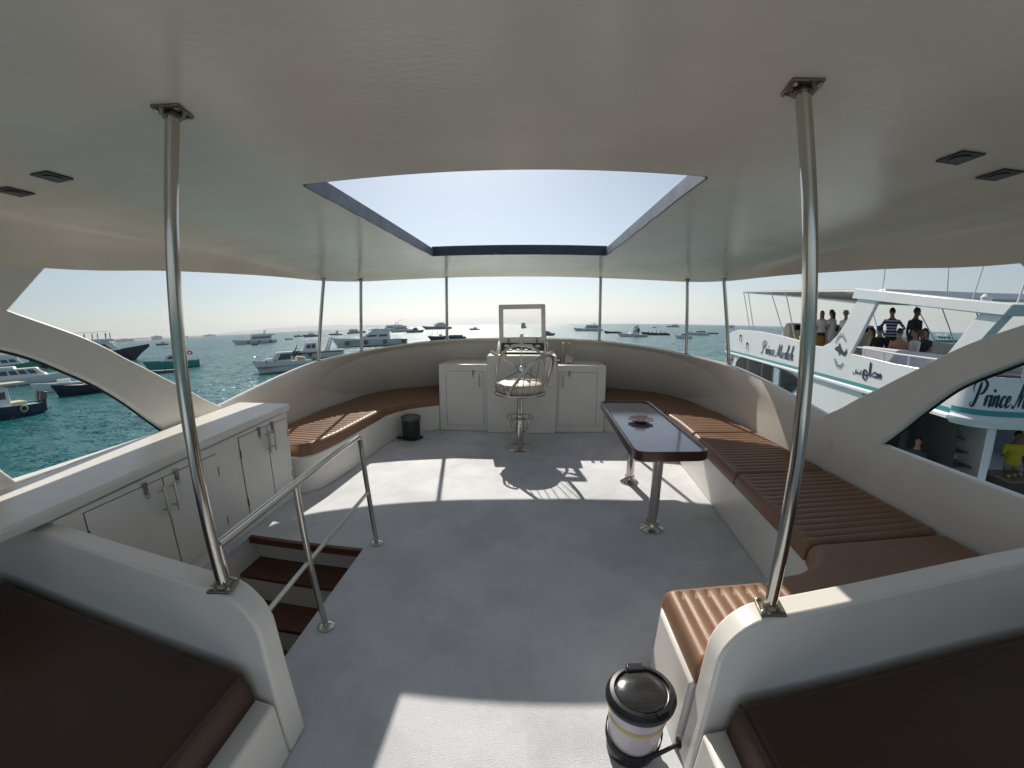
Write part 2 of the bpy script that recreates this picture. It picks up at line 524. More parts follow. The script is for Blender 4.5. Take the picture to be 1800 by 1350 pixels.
# skylight rim: four trim boards lining the opening
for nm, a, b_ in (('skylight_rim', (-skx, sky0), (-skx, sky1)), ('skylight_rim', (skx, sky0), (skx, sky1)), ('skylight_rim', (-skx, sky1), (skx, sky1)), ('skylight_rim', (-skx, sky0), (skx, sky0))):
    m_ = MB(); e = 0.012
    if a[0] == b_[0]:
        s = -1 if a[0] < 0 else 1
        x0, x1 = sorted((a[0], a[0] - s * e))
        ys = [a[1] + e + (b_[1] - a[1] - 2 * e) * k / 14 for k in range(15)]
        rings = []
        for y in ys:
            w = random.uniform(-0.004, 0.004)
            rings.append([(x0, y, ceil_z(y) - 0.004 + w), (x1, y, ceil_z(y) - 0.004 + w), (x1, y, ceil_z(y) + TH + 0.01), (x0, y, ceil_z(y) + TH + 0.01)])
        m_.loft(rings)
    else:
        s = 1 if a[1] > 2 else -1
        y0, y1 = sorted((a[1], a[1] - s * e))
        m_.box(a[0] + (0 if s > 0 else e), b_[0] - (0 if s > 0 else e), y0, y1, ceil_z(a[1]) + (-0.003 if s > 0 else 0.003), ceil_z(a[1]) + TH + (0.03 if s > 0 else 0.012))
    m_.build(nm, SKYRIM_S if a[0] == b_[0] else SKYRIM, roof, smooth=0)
# bulwark: rim, crease and foot of the inner face
RIM = [(2.456, 2.76, 0.848), (2.45, 3.3, 0.925), (2.43, 3.80, 0.995), (2.365, 4.35, 1.062), (2.11, 5.0, 1.118), (1.66, 5.36, 1.185), (1.075, 5.60, 1.236), (0.55, 5.70, 1.250), (0, 5.73, 1.253)]
CRE = [(2.454, 2.76, 0.62), (2.455, 3.3, 0.64), (2.47, 3.85, 0.66), (2.49, 4.65, 0.68), (2.42, 5.50, 0.70), (2.12, 6.12, 0.725), (1.40, 6.47, 0.745), (0.6, 6.58, 0.75), (0, 6.6, 0.75)]
FOOT = [(2.453, 2.76, 0.02), (2.445, 3.3, 0.02), (2.45, 3.85, 0.02), (2.44, 4.65, 0.02), (2.36, 5.46, 0.02), (2.06, 6.06, 0.02), (1.38, 6.41, 0.02), (0.6, 6.51, 0.02), (0, 6.53, 0.02)]
NB = 56
rim, cre, foot = (both(crom(c, NB)) for c in (RIM, CRE, FOOT))
def outw(c, d):
    res = []
    for i, p in enumerate(c):
        t = (c[min(i + 1, len(c) - 1)] - c[max(i - 1, 0)]); t.z = 0; t.normalize()
        res.append(p + Vector((t.y, -t.x, 0)) * d)
    return res
r_in = [p + Vector((0, 0, -0.02)) for p in rim]
r_a = [p + Vector((0, 0, 0.0)) for p in outw(rim, 0.012)]
r_b = [p + Vector((0, 0, -0.006)) for p in outw(rim, 0.06)]
r_c = [p + Vector((0, 0, -0.03)) for p in outw(rim, 0.075)]
r_d = [Vector((p.x, p.y, 0.3)) for p in outw(foot, 0.12)]
r_e = [Vector((p.x * 0.97, p.y, -2.4)) for p in outw(foot, 0.05)]
c_u = [a.lerp(b_, 0.12) for a, b_ in zip(cre, rim)]
c_l = [a.lerp(b_, 0.06) for a, b_ in zip(cre, foot)]
mid = [a.lerp(b_, 0.5) + (c - c) for a, b_, c in zip(cre, rim, rim)]
m_ = MB().loft([foot, c_l, cre, c_u, mid, r_in, r_a, r_b, r_c, r_d, r_e], closed=False)
bulwark = tag(m_.build('bulwark', WHITE, smooth=55), 'curved white bulwark sweeping round the bow of the deck', 'bulwark', None, None, True)

# side arches: a panel in the plane of the ship's side with an eye-shaped opening below and the open quarter above
ARM_UP = [(2.76, 0.842), (2.60, 0.93), (2.44, 1.035), (2.27, 1.135), (2.10, 1.238), (1.95, 1.325), (1.83, 1.40), (1.70, 1.470), (1.58, 1.525), (1.46, 1.575), (1.32, 1.634)]
ARM_LO = [(2.19, 0.775), (2.06, 0.896), (1.92, 1.025), (1.74, 1.16), (1.55, 1.282), (1.41, 1.365), (1.26, 1.43), (1.10, 1.47), (0.98, 1.45), (1.06, 1.15), (1.17, 0.85), (1.215, 0.775)]
def arch_panel(side):
    s = side
    cu = bpy.data.curves.new('tmp', 'CURVE'); cu.dimensions = '2D'; cu.fill_mode = 'BOTH'
    cu.extrude = 0.026; cu.bevel_depth = 0.010; cu.bevel_resolution = 2; cu.offset = -0.010
    up = [tuple(p) for p in crom([(y, z, 0) for y, z in ARM_UP], 40)]
    outer = [(3.0, 0.02), (3.0, 0.80), (2.80, 0.825)] + [(p[0], p[1]) for p in up] + [(1.51, 1.862), (1.53, 2.06), (-0.55, 2.05), (-0.55, 0.02)]
    lo = crom([(y, z + (up_ * min(1, max(0, (2.19 - y) / 0.2)) * (1 if s > 0 else 0.35)), 0) for (y, z), up_ in zip(ARM_LO[:9], (0, 0.02, 0.035, 0.07, 0.065, 0.06, 0.05, 0.04, 0.03))], 32)
    hole = [(p.x, p.y) for p in lo] + ARM_LO[9:]
    for pts in (outer, hole):
        sp = cu.splines.new('POLY'); sp.points.add(len(pts) - 1); sp.use_cyclic_u = True
        for q, (a, b_) in zip(sp.points, pts): q.co = (a, b_, 0, 1)
    to = bpy.data.objects.new('tmp', cu); COL.objects.link(to)
    dg = bpy.context.evaluated_depsgraph_get()
    me = bpy.data.meshes.new_from_object(to.evaluated_get(dg))
    bpy.data.objects.remove(to); bpy.data.curves.remove(cu)
    m_ = MB()
    m_.v = [(s * 2.4925 + v.co.z * s, v.co.x, v.co.y) for v in me.vertices]
    m_.f = [tuple(p.vertices) for p in me.polygons]
    bpy.data.meshes.remove(me)
    o = m_.build('side_arch', WHITE, smooth=35)
    MB().tube([(s * 2.515, p.x, p.y - 0.004) for p in lo], 0.009, 8).build('rubber_seal', RUBBER, o)
    return o
tag(arch_panel(-1), 'white swept side arch beside the storage cabinet, turquoise water showing through it', 'side arch', 'side arches under the canopy', None, True)
tag(arch_panel(1), 'white swept side arch behind the long brown bench, facing the neighbouring yacht', 'side arch', 'side arches under the canopy', None, True)

# ------------------------------------------------------------------ posts and poles
def pole(name, base, top, r, label, group, plate, rot, mat=STEEL, pm=STEEL_D):
    t = thing(name, base, label, 'pole', group)
    b0, t0 = Vector(base), Vector(top)
    MB().tube([b0, b0.lerp(t0, 0.33), b0.lerp(t0, 0.66), t0], r, 20).build('tube', mat, t)
    for p, sgn in ((b0, 1), (t0, -1)):
        q = [(plate * cos(rot + pi / 2 * k + pi / 4), plate * sin(rot + pi / 2 * k + pi / 4)) for k in range(4)]
        z0, z1 = (p.z, p.z + 0.009) if sgn > 0 else (p.z - 0.009, p.z)
        fl = MB().prism([(p.x + a, p.y + b_) for a, b_ in q], z0, z1).build('flange', pm, t, bevel=0.002)
        if plate > 0.05:
            MB().lathe([(r + 0.008, 0), (r + 0.006, 0.006), (r + 0.001, 0.012)], (p.x, p.y, p.z + (0.009 if sgn > 0 else -0.021)), 20).build('weld', pm, t)
            for a, b_ in q:
                MB().lathe([(0.0075, 0), (0.0075, 0.004), (0.004, 0.006)], (p.x + a * 0.72, p.y + b_ * 0.72, z1 if sgn > 0 else z0 - 0.006), 8).build('bolt', STEEL, fl)
    return t
HW = 0.68
pole('canopy_pole', (-0.835, 0.905, HW + 0.002), (-0.83, 0.885, ceil_z(0.885)), 0.0192, 'thick steel canopy pole standing on the half wall beside the stairwell', 'thick canopy poles on the half walls', 0.056, 0.25)
pole('canopy_pole', (0.865, 0.925, HW + 0.002), (0.80, 0.90, ceil_z(0.90)), 0.0192, 'thick steel canopy pole on the half wall by the foreground waste bin', 'thick canopy poles on the half walls', 0.056, -0.2)
for s, words in ((-1, ('beside the helm console, on the anchorage side', 'on the bow quarter above the curved bench with the black bin', 'behind the striped sunlit cushion next to the cabinet')),
                 (1, ('beside the helm console, on the throttle side', 'on the bow quarter in front of the small white boat', 'just in front of the neighbouring yacht name panel'))):
    for (bx, by, bz, tx, ty, tz), w in zip(((1.083, 5.632, 1.236, 1.083, 5.62, 2.125), (2.128, 5.02, 1.118, 2.10, 5.0, 2.055), (2.40, 4.36, 1.062, 2.285, 4.36, 2.025)), words):
        pole('roof_post', (s * bx, by, bz), (s * tx, ty, tz), 0.021, 'thin steel roof post ' + w, 'thin roof posts on the bulwark', 0.04, 0.0)

# ------------------------------------------------------------------ half walls at the after end
def half_wall(s, label):
    # plan line from the inboard end to the ship's side, a little angled
    a = Vector((s * 0.685, 0.0)); b_ = Vector((s * 2.44, 0.0))
    out = []
    R = 0.15
    prof = [(0.70, 0.0)]
    for k in range(9):
        an = pi - (pi / 2) * k / 8
        prof.append((0.70 + R + R * cos(an), HW - R + R * sin(an)))
    prof.append((2.44, HW))
    prof.append((2.44, 0.0))
    def yy(x): return 0.865 + 0.10 * (x - 0.7)
    front = [(s * x, yy(x) + 0.092, z) for x, z in prof]
    back = [(s * x, yy(x) + (0.0 if z > 0.3 else -0.02), z) for x, z in prof]
    o = MB().loft([back, front]).build('half_wall', WHITE, bevel=0.012)
    return tag(o, label, 'half wall', 'half walls at the after end of the deck', None, True)
half_wall(-1, 'low white half wall with rounded corner, between the stairwell and the dark after seat')
half_wall(1, 'low white half wall with rounded sunlit corner beside the foreground waste bin')

# ------------------------------------------------------------------ cushions
LASTC = [None]
def cushion(I, O, z0, z1, ribs=0.0, name='seat_cushion', mat=None, label='', group='brown seat cushions', ns=16, bulge=0.0, border=0.10):
    I = [Vector((*p[:2], 0)) for p in I]; O = [Vector((*p[:2], 0)) for p in O]
    L = sum((I[i + 1] - I[i]).length for i in range(len(I) - 1))
    L2 = sum((O[i + 1] - O[i]).length for i in range(len(O) - 1))
    Lm = (L + L2) / 2
    if ribs:
        k = max(3, round(Lm / ribs)); nt = k * 10 + 1
    else:
        k = 0; nt = 41
    ts = [i / (nt - 1) for i in range(nt)]
    e = [0.0, 0.002 / Lm, 0.008 / Lm, 0.018 / Lm, 0.032 / Lm]
    ts = sorted(set(e + [t for t in ts if 0.036 / Lm < t < 1 - 0.036 / Lm] + [1 - x for x in e]))
    W = sum((I[0].lerp(I[-1], t) - O[0].lerp(O[-1], t)).length for t in (0.2, 0.5, 0.8)) / 3
    es = [0.0, 0.002 / W, 0.008 / W, 0.018 / W, 0.032 / W]
    ss = sorted(set(es + [0.034 / W + (1 - 0.068 / W) * i / ns for i in range(ns + 1)] + [1 - x for x in es]))
    ID, OD = resample(I, 401), resample(O, 401)
    def at(P, t):
        q = t * 400; i = min(int(q), 399)
        return P[i].lerp(P[i + 1], q - i)
    def f(d):
        if d <= 0: return 0.0
        r = 0.034
        if d >= r: return 1.0
        return 0.55 + 0.45 * sqrt(max(0, 1 - (1 - d / r) ** 2))
    rows = []
    for t in ts:
        dt = min(t, 1 - t) * Lm
        row = []
        a, b_ = at(ID, t), at(OD, t)
        for s in ss:
            ds = min(s, 1 - s) * W
            p = a.lerp(b_, s)
            h = f(dt) * f(ds)
            z = z0 + (z1 - z0) * h
            if k and dt > 0.036 and s > 0.02:
                g = abs(sin(pi * t * k)) ** 0.55
                lim = min(1.0, max(0.0, (s * W - border * 0.25) / 0.02)) * min(1.0, max(0, ((1 - s) * W - 0.03) / 0.02))
                z -= 0.015 * (1 - g) * lim
            z += bulge * sin(pi * s) * sin(pi * min(1, max(0, t))) * h
            row.append((p.x, p.y, z))
        rows.append(row)
    m_ = MB().loft(rows, closed=False)
    # underside
    m_.loft([[(*r[0][:2], z0 - 0.0005) for r in rows], [(*r[-1][:2], z0 - 0.0005) for r in rows]], closed=False)
    o = m_.build(name, mat or VINYL, smooth=75)
    LASTC[0] = o
    return tag(o, label, 'cushion', group, None, True)

# starboard L-shaped bench
BZ = 0.345; CZ0, CZ1 = 0.347, 0.447
FR = [(1.13, 5.27), (1.42, 5.10), (1.66, 4.80), (1.765, 4.40), (1.76, 4.0), (1.70, 3.2), (1.635, 2.45), (1.59, 1.95), (1.572, 1.72), (1.545, 1.58), (1.46, 1.47), (1.33, 1.415), (1.16, 1.395), (0.74, 1.385), (0.70, 1.37), (0.685, 1.33), (0.685, 0.965)]
BACK = [(2.35, 1.145), (2.435, 1.3), (2.435, 3.0), (2.445, 3.9), (2.43, 4.65), (2.35, 5.45), (2.04, 6.04), (1.36, 6.38), (1.13, 6.42)]
frc = [(p.x, p.y) for p in crom([(x, y, 0) for x, y in FR[:-4]], 70)] + FR[-4:]
o = MB().prism(frc + BACK, 0.0, BZ).build('bench_base', WHITE, bevel=0.012)
tag(o, 'long white built-in bench base curving round from the console to the waste bin', 'bench', 'built-in bench bases', None, True)
# cushions of that bench (front edge overhangs a little)
def fx(y):   # front edge of the long run
    P = [(1.56, 1.6), (1.60, 1.95), (1.645, 2.45), (1.71, 3.2), (1.755, 3.75), (1.775, 4.2), (1.76, 4.5)]
    for (xa, ya), (xb, yb) in zip(P, P[1:]):
        if ya <= y <= yb: return xa + (xb - xa) * (y - ya) / (yb - ya)
    return P[0][0] if y < 1.6 else P[-1][0]
def run(y0, y1, rows=6):
    ys = [y0 + (y1 - y0) * k / rows for k in range(rows + 1)]
    return [(fx(y) - 0.02, y) for y in ys], [(2.43, y) for y in ys]
for (y0, y1, lab) in ((1.625, 2.60, 'ribbed brown cushion next to the plain corner cushion, all in shade'),
                      (2.615, 3.68, 'ribbed brown cushion in the middle of the long bench behind the table'),
                      (3.695, 4.62, 'ribbed brown cushion lit orange by the sun beyond the table')):
    I, O = run(y0, y1)
    cushion(I, O, CZ0, CZ1, 0.066, label=lab)
cushion([(1.13, 5.28), (1.40, 5.12), (1.62, 4.86), (1.735, 4.64)], [(1.14, 6.41), (1.38, 6.36), (1.75, 6.2), (2.03, 6.02), (2.22, 5.72), (2.345, 5.44), (2.43, 4.64)], CZ0, CZ1 - 0.008, 0, label='plain dark brown curved cushion between the console and the sunlit ribbed cushion')
cushion([(1.17, 1.382), (1.33, 1.40), (1.45, 1.455), (1.525, 1.56), (1.545, 1.61)], [(1.17, 0.985), (1.7, 1.05), (2.36, 1.15), (2.43, 1.35), (2.43, 1.61)], CZ0, CZ1 + 0.004, 0, label='plain brown corner cushion where the long bench meets the short one')
cushion([(0.70, 0.965), (0.93, 0.985), (1.155, 1.0)][::-1], [(0.70, 1.37), (0.93, 1.38), (1.155, 1.38)][::-1], CZ0, CZ1 - 0.005, 0.058, label='short ribbed tan-lit cushion against the sunlit half wall')
# port bench
FRL = [(-1.13, 5.25), (-1.30, 5.14), (-1.48, 4.97), (-1.60, 4.75), (-1.655, 4.45), (-1.68, 4.0), (-1.715, 3.5), (-1.76, 3.20), (-1.80, 3.08), (-1.88, 3.00), (-1.98, 2.985)]
BACKL = [(-2.435, 2.985), (-2.445, 3.9), (-2.43, 4.65), (-2.35, 5.45), (-2.04, 6.04), (-1.36, 6.38), (-1.13, 6.42)]
frl = [(p.x, p.y) for p in crom([(x, y, 0) for x, y in FRL], 60)]
o = MB().prism(frl + BACKL, 0.0, BZ).build('bench_base', WHITE, bevel=0.012)
tag(o, 'white curved bench base holding the black bin in its hollow, next to the stair cabinet', 'bench', 'built-in bench bases', None, True)
cushion([(-1.66, 4.62), (-1.665, 4.4), (-1.69, 4.0), (-1.72, 3.5), (-1.765, 3.20), (-1.80, 3.09), (-1.87, 3.01)], [(-2.42, 4.62), (-2.43, 4.4), (-2.43, 4.0), (-2.43, 3.5), (-2.43, 3.2), (-2.43, 3.09), (-2.43, 3.0)], CZ0, CZ1 + 0.01, 0.072, label='ribbed brown cushion striped by sunlight beside the storage cabinet')
cushion([(-1.13, 5.26), (-1.30, 5.15), (-1.48, 4.99), (-1.60, 4.78), (-1.645, 4.635)], [(-1.14, 6.41), (-1.38, 6.36), (-1.75, 6.2), (-2.03, 6.02), (-2.22, 5.72), (-2.345, 5.44), (-2.43, 4.635)], CZ0, CZ1 - 0.006, 0, label='plain dark brown curved cushion between the console and the striped cushion')

# after seats, either side of the camera
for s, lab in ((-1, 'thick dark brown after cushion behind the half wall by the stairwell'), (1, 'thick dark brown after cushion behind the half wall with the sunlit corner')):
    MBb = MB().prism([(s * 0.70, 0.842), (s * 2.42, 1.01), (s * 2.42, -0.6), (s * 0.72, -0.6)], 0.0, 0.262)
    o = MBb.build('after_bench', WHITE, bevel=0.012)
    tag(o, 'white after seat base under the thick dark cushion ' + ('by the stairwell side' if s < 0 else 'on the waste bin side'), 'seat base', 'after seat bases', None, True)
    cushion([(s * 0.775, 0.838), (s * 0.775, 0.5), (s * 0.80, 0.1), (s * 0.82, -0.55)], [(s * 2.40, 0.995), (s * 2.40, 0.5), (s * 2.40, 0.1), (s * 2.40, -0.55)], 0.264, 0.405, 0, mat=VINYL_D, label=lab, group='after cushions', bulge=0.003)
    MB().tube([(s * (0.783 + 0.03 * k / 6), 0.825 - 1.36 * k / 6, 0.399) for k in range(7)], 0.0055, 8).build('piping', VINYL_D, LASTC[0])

# ------------------------------------------------------------------ stairs
st = thing('stairs', (-1.43, 1.6, -1.6), 'steep stairwell with dark wooden treads going down below deck', 'stairs')
MB().box(SX0, SX1, SY1 - 0.03, SY1 + 0.004, -0.048, 0.004).build('nosing', TREAD, st, bevel=0.003)
for k in range(1, 8):
    z = -0.205 * k; yb = SY1 + 0.05 - 0.225 * (k - 1) * 1.0
    MB().box(SX0, SX1, yb - 0.245, yb, z - 0.028, z).build('tread', TREAD, st, bevel=0.004)
    MB().box(SX0, SX1, yb, yb + 0.02, z, z + 0.177 if k > 1 else -0.05).build('riser', WHITE, st)
MB().box(SX0 - 0.03, SX0 - 0.002, 0.4, SY1 + 0.1, -1.7, -0.002).build('side_wall', WHITE, st)
MB().box(SX1 + 0.002, SX1 + 0.03, 0.4, SY1 + 0.1, -1.7, -0.052).build('side_wall', WHITE, st)
MB().box(SX0, SX1, 0.35, 0.38, -1.7, -0.052).build('end_wall', WHITE, st)
MB().box(SX0, SX1, 0.35, SY1, -1.72, -1.7).build('landing', TREAD, st)
# hand rail
hr = thing('handrail', (-0.9, 1.6, 0), 'bent stainless steel handrail along the stair opening', 'handrail')
top = [(-0.915, 2.33, 0.0), (-0.925, 2.305, 0.40), (-0.935, 2.285, 0.70), (-0.937, 2.278, 0.755), (-0.935, 2.26, 0.785), (-0.932, 2.23, 0.797), (-0.925, 2.0, 0.80), (-0.90, 1.49, 0.80), (-0.872, 0.96, 0.80)]
MB().tube(top, 0.0165, 14).build('rail', STEEL, hr)
MB().tube([(-0.88, 1.50, 0.0), (-0.895, 1.49, 0.4), (-0.90, 1.485, 0.79)], 0.0155, 14).build('post', STEEL, hr)
MB().tube([(-0.925, 2.31, 0.40), (-0.895, 1.49, 0.40), (-0.872, 0.96, 0.40)], 0.0115, 12).build('mid_rail', STEEL, hr)
MB().tube([(-0.872, 0.965, 0.80), (-0.872, 0.965, 0.35)], 0.015, 12).build('end_post', STEEL, hr)
for (x, y) in ((-0.915, 2.33), (-0.88, 1.50)):
    MB().lathe([(0.045, 0.002), (0.045, 0.006), (0.036, 0.012), (0.02, 0.016)], (x, y, 0), 24).build('flange', STEEL, hr)

# ------------------------------------------------------------------ storage cabinet along the port side
cb = thing('storage_cabinet', (-2.17, 1.95, 0), 'long white storage cabinet with steel handles beside the stairwell', 'cabinet')
CX = -1.93
def sz(y): return 0.722 + 0.038 * y          # the counter rises a little towards the bow with the sheer
MB().hexa([(-2.435, 1.06, 0), (CX, 1.06, 0), (CX, 2.955, 0), (-2.435, 2.955, 0), (-2.435, 1.06, sz(1.06) - 0.068), (CX, 1.06, sz(1.06) - 0.068), (CX, 2.955, sz(2.955) - 0.068), (-2.435, 2.955, sz(2.955) - 0.068)]).build('body', WHITE, cb, bevel=0.008)
MB().hexa([(-2.437, 0.76, sz(0.8) - 0.058), (-1.905, 0.74, sz(0.8) - 0.058), (-1.905, 2.975, sz(2.975) - 0.058), (-2.437, 2.975, sz(2.975) - 0.058), (-2.437, 0.76, sz(0.8)), (-1.905, 0.74, sz(0.8)), (-1.895, 2.975, sz(2.975)), (-2.437, 2.975, sz(2.975))]).build('counter_slab', WHITE, cb, bevel=0.016)
def leaf(parent, axis, u0, u1, z0, z1, pos, nrm, hinge, handle, latch):
    """a cabinet door leaf, in the plane x = pos (axis 'y') or y = pos (axis 'x'), standing proud along nrm"""
    def bx(u0, u1, d0, d1, z0, z1):
        a, b_ = sorted((pos + nrm * d0, pos + nrm * d1))
        return MB().box(a, b_, u0, u1, z0, z1) if axis == 'y' else MB().box(u0, u1, a, b_, z0, z1)
    def pt(u, d, z): return (pos + nrm * d, u, z) if axis == 'y' else (u, pos + nrm * d, z)
    bx(u0 - 0.004, u1 + 0.004, 0.0, 0.0012, z0 - 0.004, z1 + 0.004).build('door_gap', SEAMM, parent)
    d = bx(u0, u1, 0.0015, 0.0065, z0, z1).build('door', WHITE, parent, bevel=0.0025)
    if handle is not None:
        h0, h1 = z1 - 0.03 - 0.175, z1 - 0.03
        MB().tube([pt(handle, 0.045, h0), pt(handle, 0.045, h1)], 0.0065, 12).build('handle', STEEL, d)
        for hz in (h0 + 0.03, h1 - 0.03):
            MB().tube([pt(handle, 0.006, hz), pt(handle, 0.045, hz)], 0.005, 10).build('handle_stud', STEEL, d)
    if latch is not None:
        bx(latch - 0.012, latch + 0.012, 0.0066, 0.016, z1 - 0.045, z1 + 0.02).build('latch', STEEL_D, d, bevel=0.003)
        MB().torus(pt(latch, 0.018, z1 - 0.058), 0.012, 0.0025, (1, 0, 0) if axis == 'y' else (0, 1, 0), 16, 6).build('latch_ring', STEEL, d)
    for hz in (z0 + 0.10, z1 - 0.12):
        MB().tube([pt(hinge, 0.007, hz - 0.03), pt(hinge, 0.007, hz + 0.03)], 0.0035, 8).build('hinge', STEEL_D, d)
    return d
leaf(cb, 'y', 1.19, 1.648, 0.09, 0.672, CX, 1, 1.19, 1.615, 1.53)
leaf(cb, 'y', 1.656, 2.09, 0.09, 0.672, CX, 1, 2.09, 1.69, 1.75)
leaf(cb, 'y', 2.33, 2.655, 0.12, 0.715, CX, 1, 2.33, 2.63, 2.56)
leaf(cb, 'y', 2.663, 2.925, 0.12, 0.715, CX, 1, 2.925, 2.70, 2.73)

# ------------------------------------------------------------------ helm console
hc = thing('helm_console', (0, 5.5, 0), 'white helm console with two cupboards, open instrument hatch and ship wheel', 'console')
CY = 5.24
MB().box(-1.125, -0.462, CY, 6.2, 0.0, 0.918).build('side_cupboard', WHITE, hc, bevel=0.014)
MB().box(0.462, 1.125, CY, 6.2, 0.0, 0.918).build('side_cupboard', WHITE, hc, bevel=0.014)
MB().hexa([(-0.46, 5.165, 0), (0.46, 5.165, 0), (0.46, 6.2, 0), (-0.46, 6.2, 0), (-0.46, 5.165, 1.045), (0.46, 5.165, 1.045), (0.46, 6.05, 1.06), (-0.46, 6.05, 1.06)]).build('helm_body', WHITE, hc, bevel=0.016)
leaf(hc, 'x', -1.02, -0.51, 0.085, 0.825, CY, -1, -1.02, -0.565, -0.65)
leaf(hc, 'x', 0.495, 1.005, 0.095, 0.825, CY, -1, 1.005, 0.545, 0.63)
# instrument pod: tray with raised cheeks, black panel, gauges
pod = MB()
for s in (-1, 1):
    pod.hexa([(s * 0.30, 5.36, 1.05), (s * 0.35, 5.36, 1.05), (s * 0.35, 5.66, 1.05), (s * 0.30, 5.66, 1.05), (s * 0.30, 5.38, 1.075), (s * 0.35, 5.38, 1.075), (s * 0.35, 5.66, 1.21), (s * 0.30, 5.66, 1.21)])
pod.box(-0.30, 0.30, 5.64, 5.67, 1.05, 1.205)
pd = pod.build('instrument_tray', WHITE, hc, bevel=0.006)
tilt = Matrix.Translation((0, 5.50, 1.125)) @ Matrix.Rotation(radians(24), 4, 'X')
m_ = MB().box(-0.29, 0.29, -0.15, 0.15, -0.005, 0.0); m_.rot(tilt).build('instrument_panel', PANELBLK, pd)
for i, (gx, gy, gr) in enumerate(((-0.22, 0.05, 0.036), (-0.12, 0.055, 0.042), (0.0, 0.05, 0.036), (0.10, 0.055, 0.042), (0.21, 0.05, 0.036), (-0.17, -0.055, 0.028), (-0.06, -0.06, 0.028), (0.05, -0.06, 0.028), (0.16, -0.055, 0.028))):
    g = MB().lathe([(gr, 0.0005), (gr, 0.008), (gr * 0.88, 0.010), (gr * 0.84, 0.006)], (gx, gy, 0), 18); g.rot(tilt).build('gauge', GAUGE, pd)
m_ = MB().box(-0.28, 0.28, -0.148, -0.115, 0.001, 0.012); m_.rot(tilt).build('switch_row', GAUGE, pd, bevel=0.003)
# the hatch lid standing open: a frame round a clear pane
fx0, fx1, fz0, fz1 = -0.345, 0.315, 1.20, 1.725
lid = Matrix.Translation((0, 5.665, 1.205)) @ Matrix.Rotation(radians(-3), 4, 'X') @ Matrix.Rotation(radians(-1.2), 4, 'Y')
f_ = MB()
def fr(x0, x1, z0, z1): f_.box(x0, x1, -0.02, 0.02, z0, z1)
outer = rrect(-0.335, 0.325, 0.0, 0.525, 0.022, 4); inn = rrect(-0.272, 0.265, 0.062, 0.46, 0.006, 4)
n_ = len(outer)
for yy_ in (-0.02, 0.02):
    pass
rings = [[(x, -0.022, z) for x, z in inn], [(x, -0.022, z) for x, z in outer], [(x, 0.022, z) for x, z in outer], [(x, 0.022, z) for x, z in inn]]
f_.loft(rings, closed=True, cap0=False, cap1=False, cyc=True)
ld = f_.rot(lid).build('hatch_lid', WHITE, hc, smooth=35)
m_ = MB().box(-0.273, 0.266, -0.003, 0.003, 0.061, 0.461); m_.rot(lid).build('pane', GLASS, ld, smooth=0)
for x in (-0.20, 0.20):
    m_ = MB().box(x - 0.014, x + 0.014, -0.034, -0.0225, -0.04, 0.05); m_.rot(lid).build('hinge', STEEL_D, ld, bevel=0.003)
    m_ = MB().ball((x, -0.034, 0.035), 0.012); m_.rot(lid).build('catch', STEEL, ld)
MB().tube([(0.335, 5.40, 1.08), (0.325, 5.64, 1.32)], 0.006, 8).build('gas_strut', STEEL_D, ld)
# steering wheel
WC = Vector((0.0, 5.02, 0.88)); wt = Matrix.Translation(WC) @ Matrix.Rotation(radians(-8), 4, 'X')
m_ = MB().torus((0, 0, 0), 0.315, 0.017, (0, 1, 0), 56, 10); wh = m_.rot(wt).build('steering_wheel', STEEL, hc)
m_ = MB().lathe([(0.045, -0.03), (0.05, 0.0), (0.045, 0.03), (0.025, 0.05)], (0, 0, 0), 20, (0, -1, 0)); m_.rot(wt).build('hub', STEEL, wh)
m_ = MB().tube([(0, 0.02, 0), (0, 0.23, 0)], 0.02, 12); m_.rot(wt).build('shaft', STEEL, wh)
GRIP = M('wheel_grip', (0.78, 0.75, 0.68), 0.4)
for k in range(6):
    a = radians(30 + 60 * k)
    m_ = MB().tube([(0.04 * cos(a), 0, 0.04 * sin(a)), (0.32 * cos(a), 0, 0.32 * sin(a))], 0.0075, 8); m_.rot(wt).build('spoke', STEEL, wh)
    m_ = MB().tube([(q * cos(a), 0, q * sin(a)) for q in (0.328, 0.36, 0.42, 0.455, 0.462)], [0.011, 0.018, 0.022, 0.020, 0.008], 10); m_.rot(wt).build('grip', GRIP, wh)
# engine control with two levers, on the counter
tb = thing('throttle_control', (0.64, 5.55, 0.92), 'chromed engine control with two brass-knobbed levers on the console', 'throttle')
MB().hexa([(0.575, 5.47, 0.921), (0.70, 5.47, 0.921), (0.70, 5.63, 0.921), (0.575, 5.63, 0.921), (0.59, 5.49, 1.03), (0.685, 5.49, 1.03), (0.685, 5.61, 1.03), (0.59, 5.61, 1.03)]).build('housing', STEEL, tb, bevel=0.012)
for x, tx in ((0.568, 0.562), (0.708, 0.655)):
    lv = MB().tube([(x, 5.55, 0.96), (x, 5.55, 1.04), (tx, 5.535, 1.165)], 0.006, 8).build('lever', STEEL, tb)
    MB().ball((tx, 5.533, 1.18), 0.02).build('knob', BRASS, lv)
    MB().lathe([(0.022, 0), (0.022, 0.014), (0.012, 0.018)], (x, 5.55, 0.965), 12, (1 if x > 0.6 else -1, 0, 0)).build('pivot', STEEL, lv)
hn = thing('compass_box', (0.50, 5.60, 0.92), 'small dark compass box beside the engine control', 'compass')
MB().box(0.475, 0.535, 5.55, 5.64, 0.921, 0.975).build('case', BLACKP, hn, bevel=0.006)
MB().lathe([(0.02, 0), (0.02, 0.006), (0.012, 0.007)], (0.505, 5.549, 0.95), 14, (0, -1, 0)).build('dial', STEEL, hn)

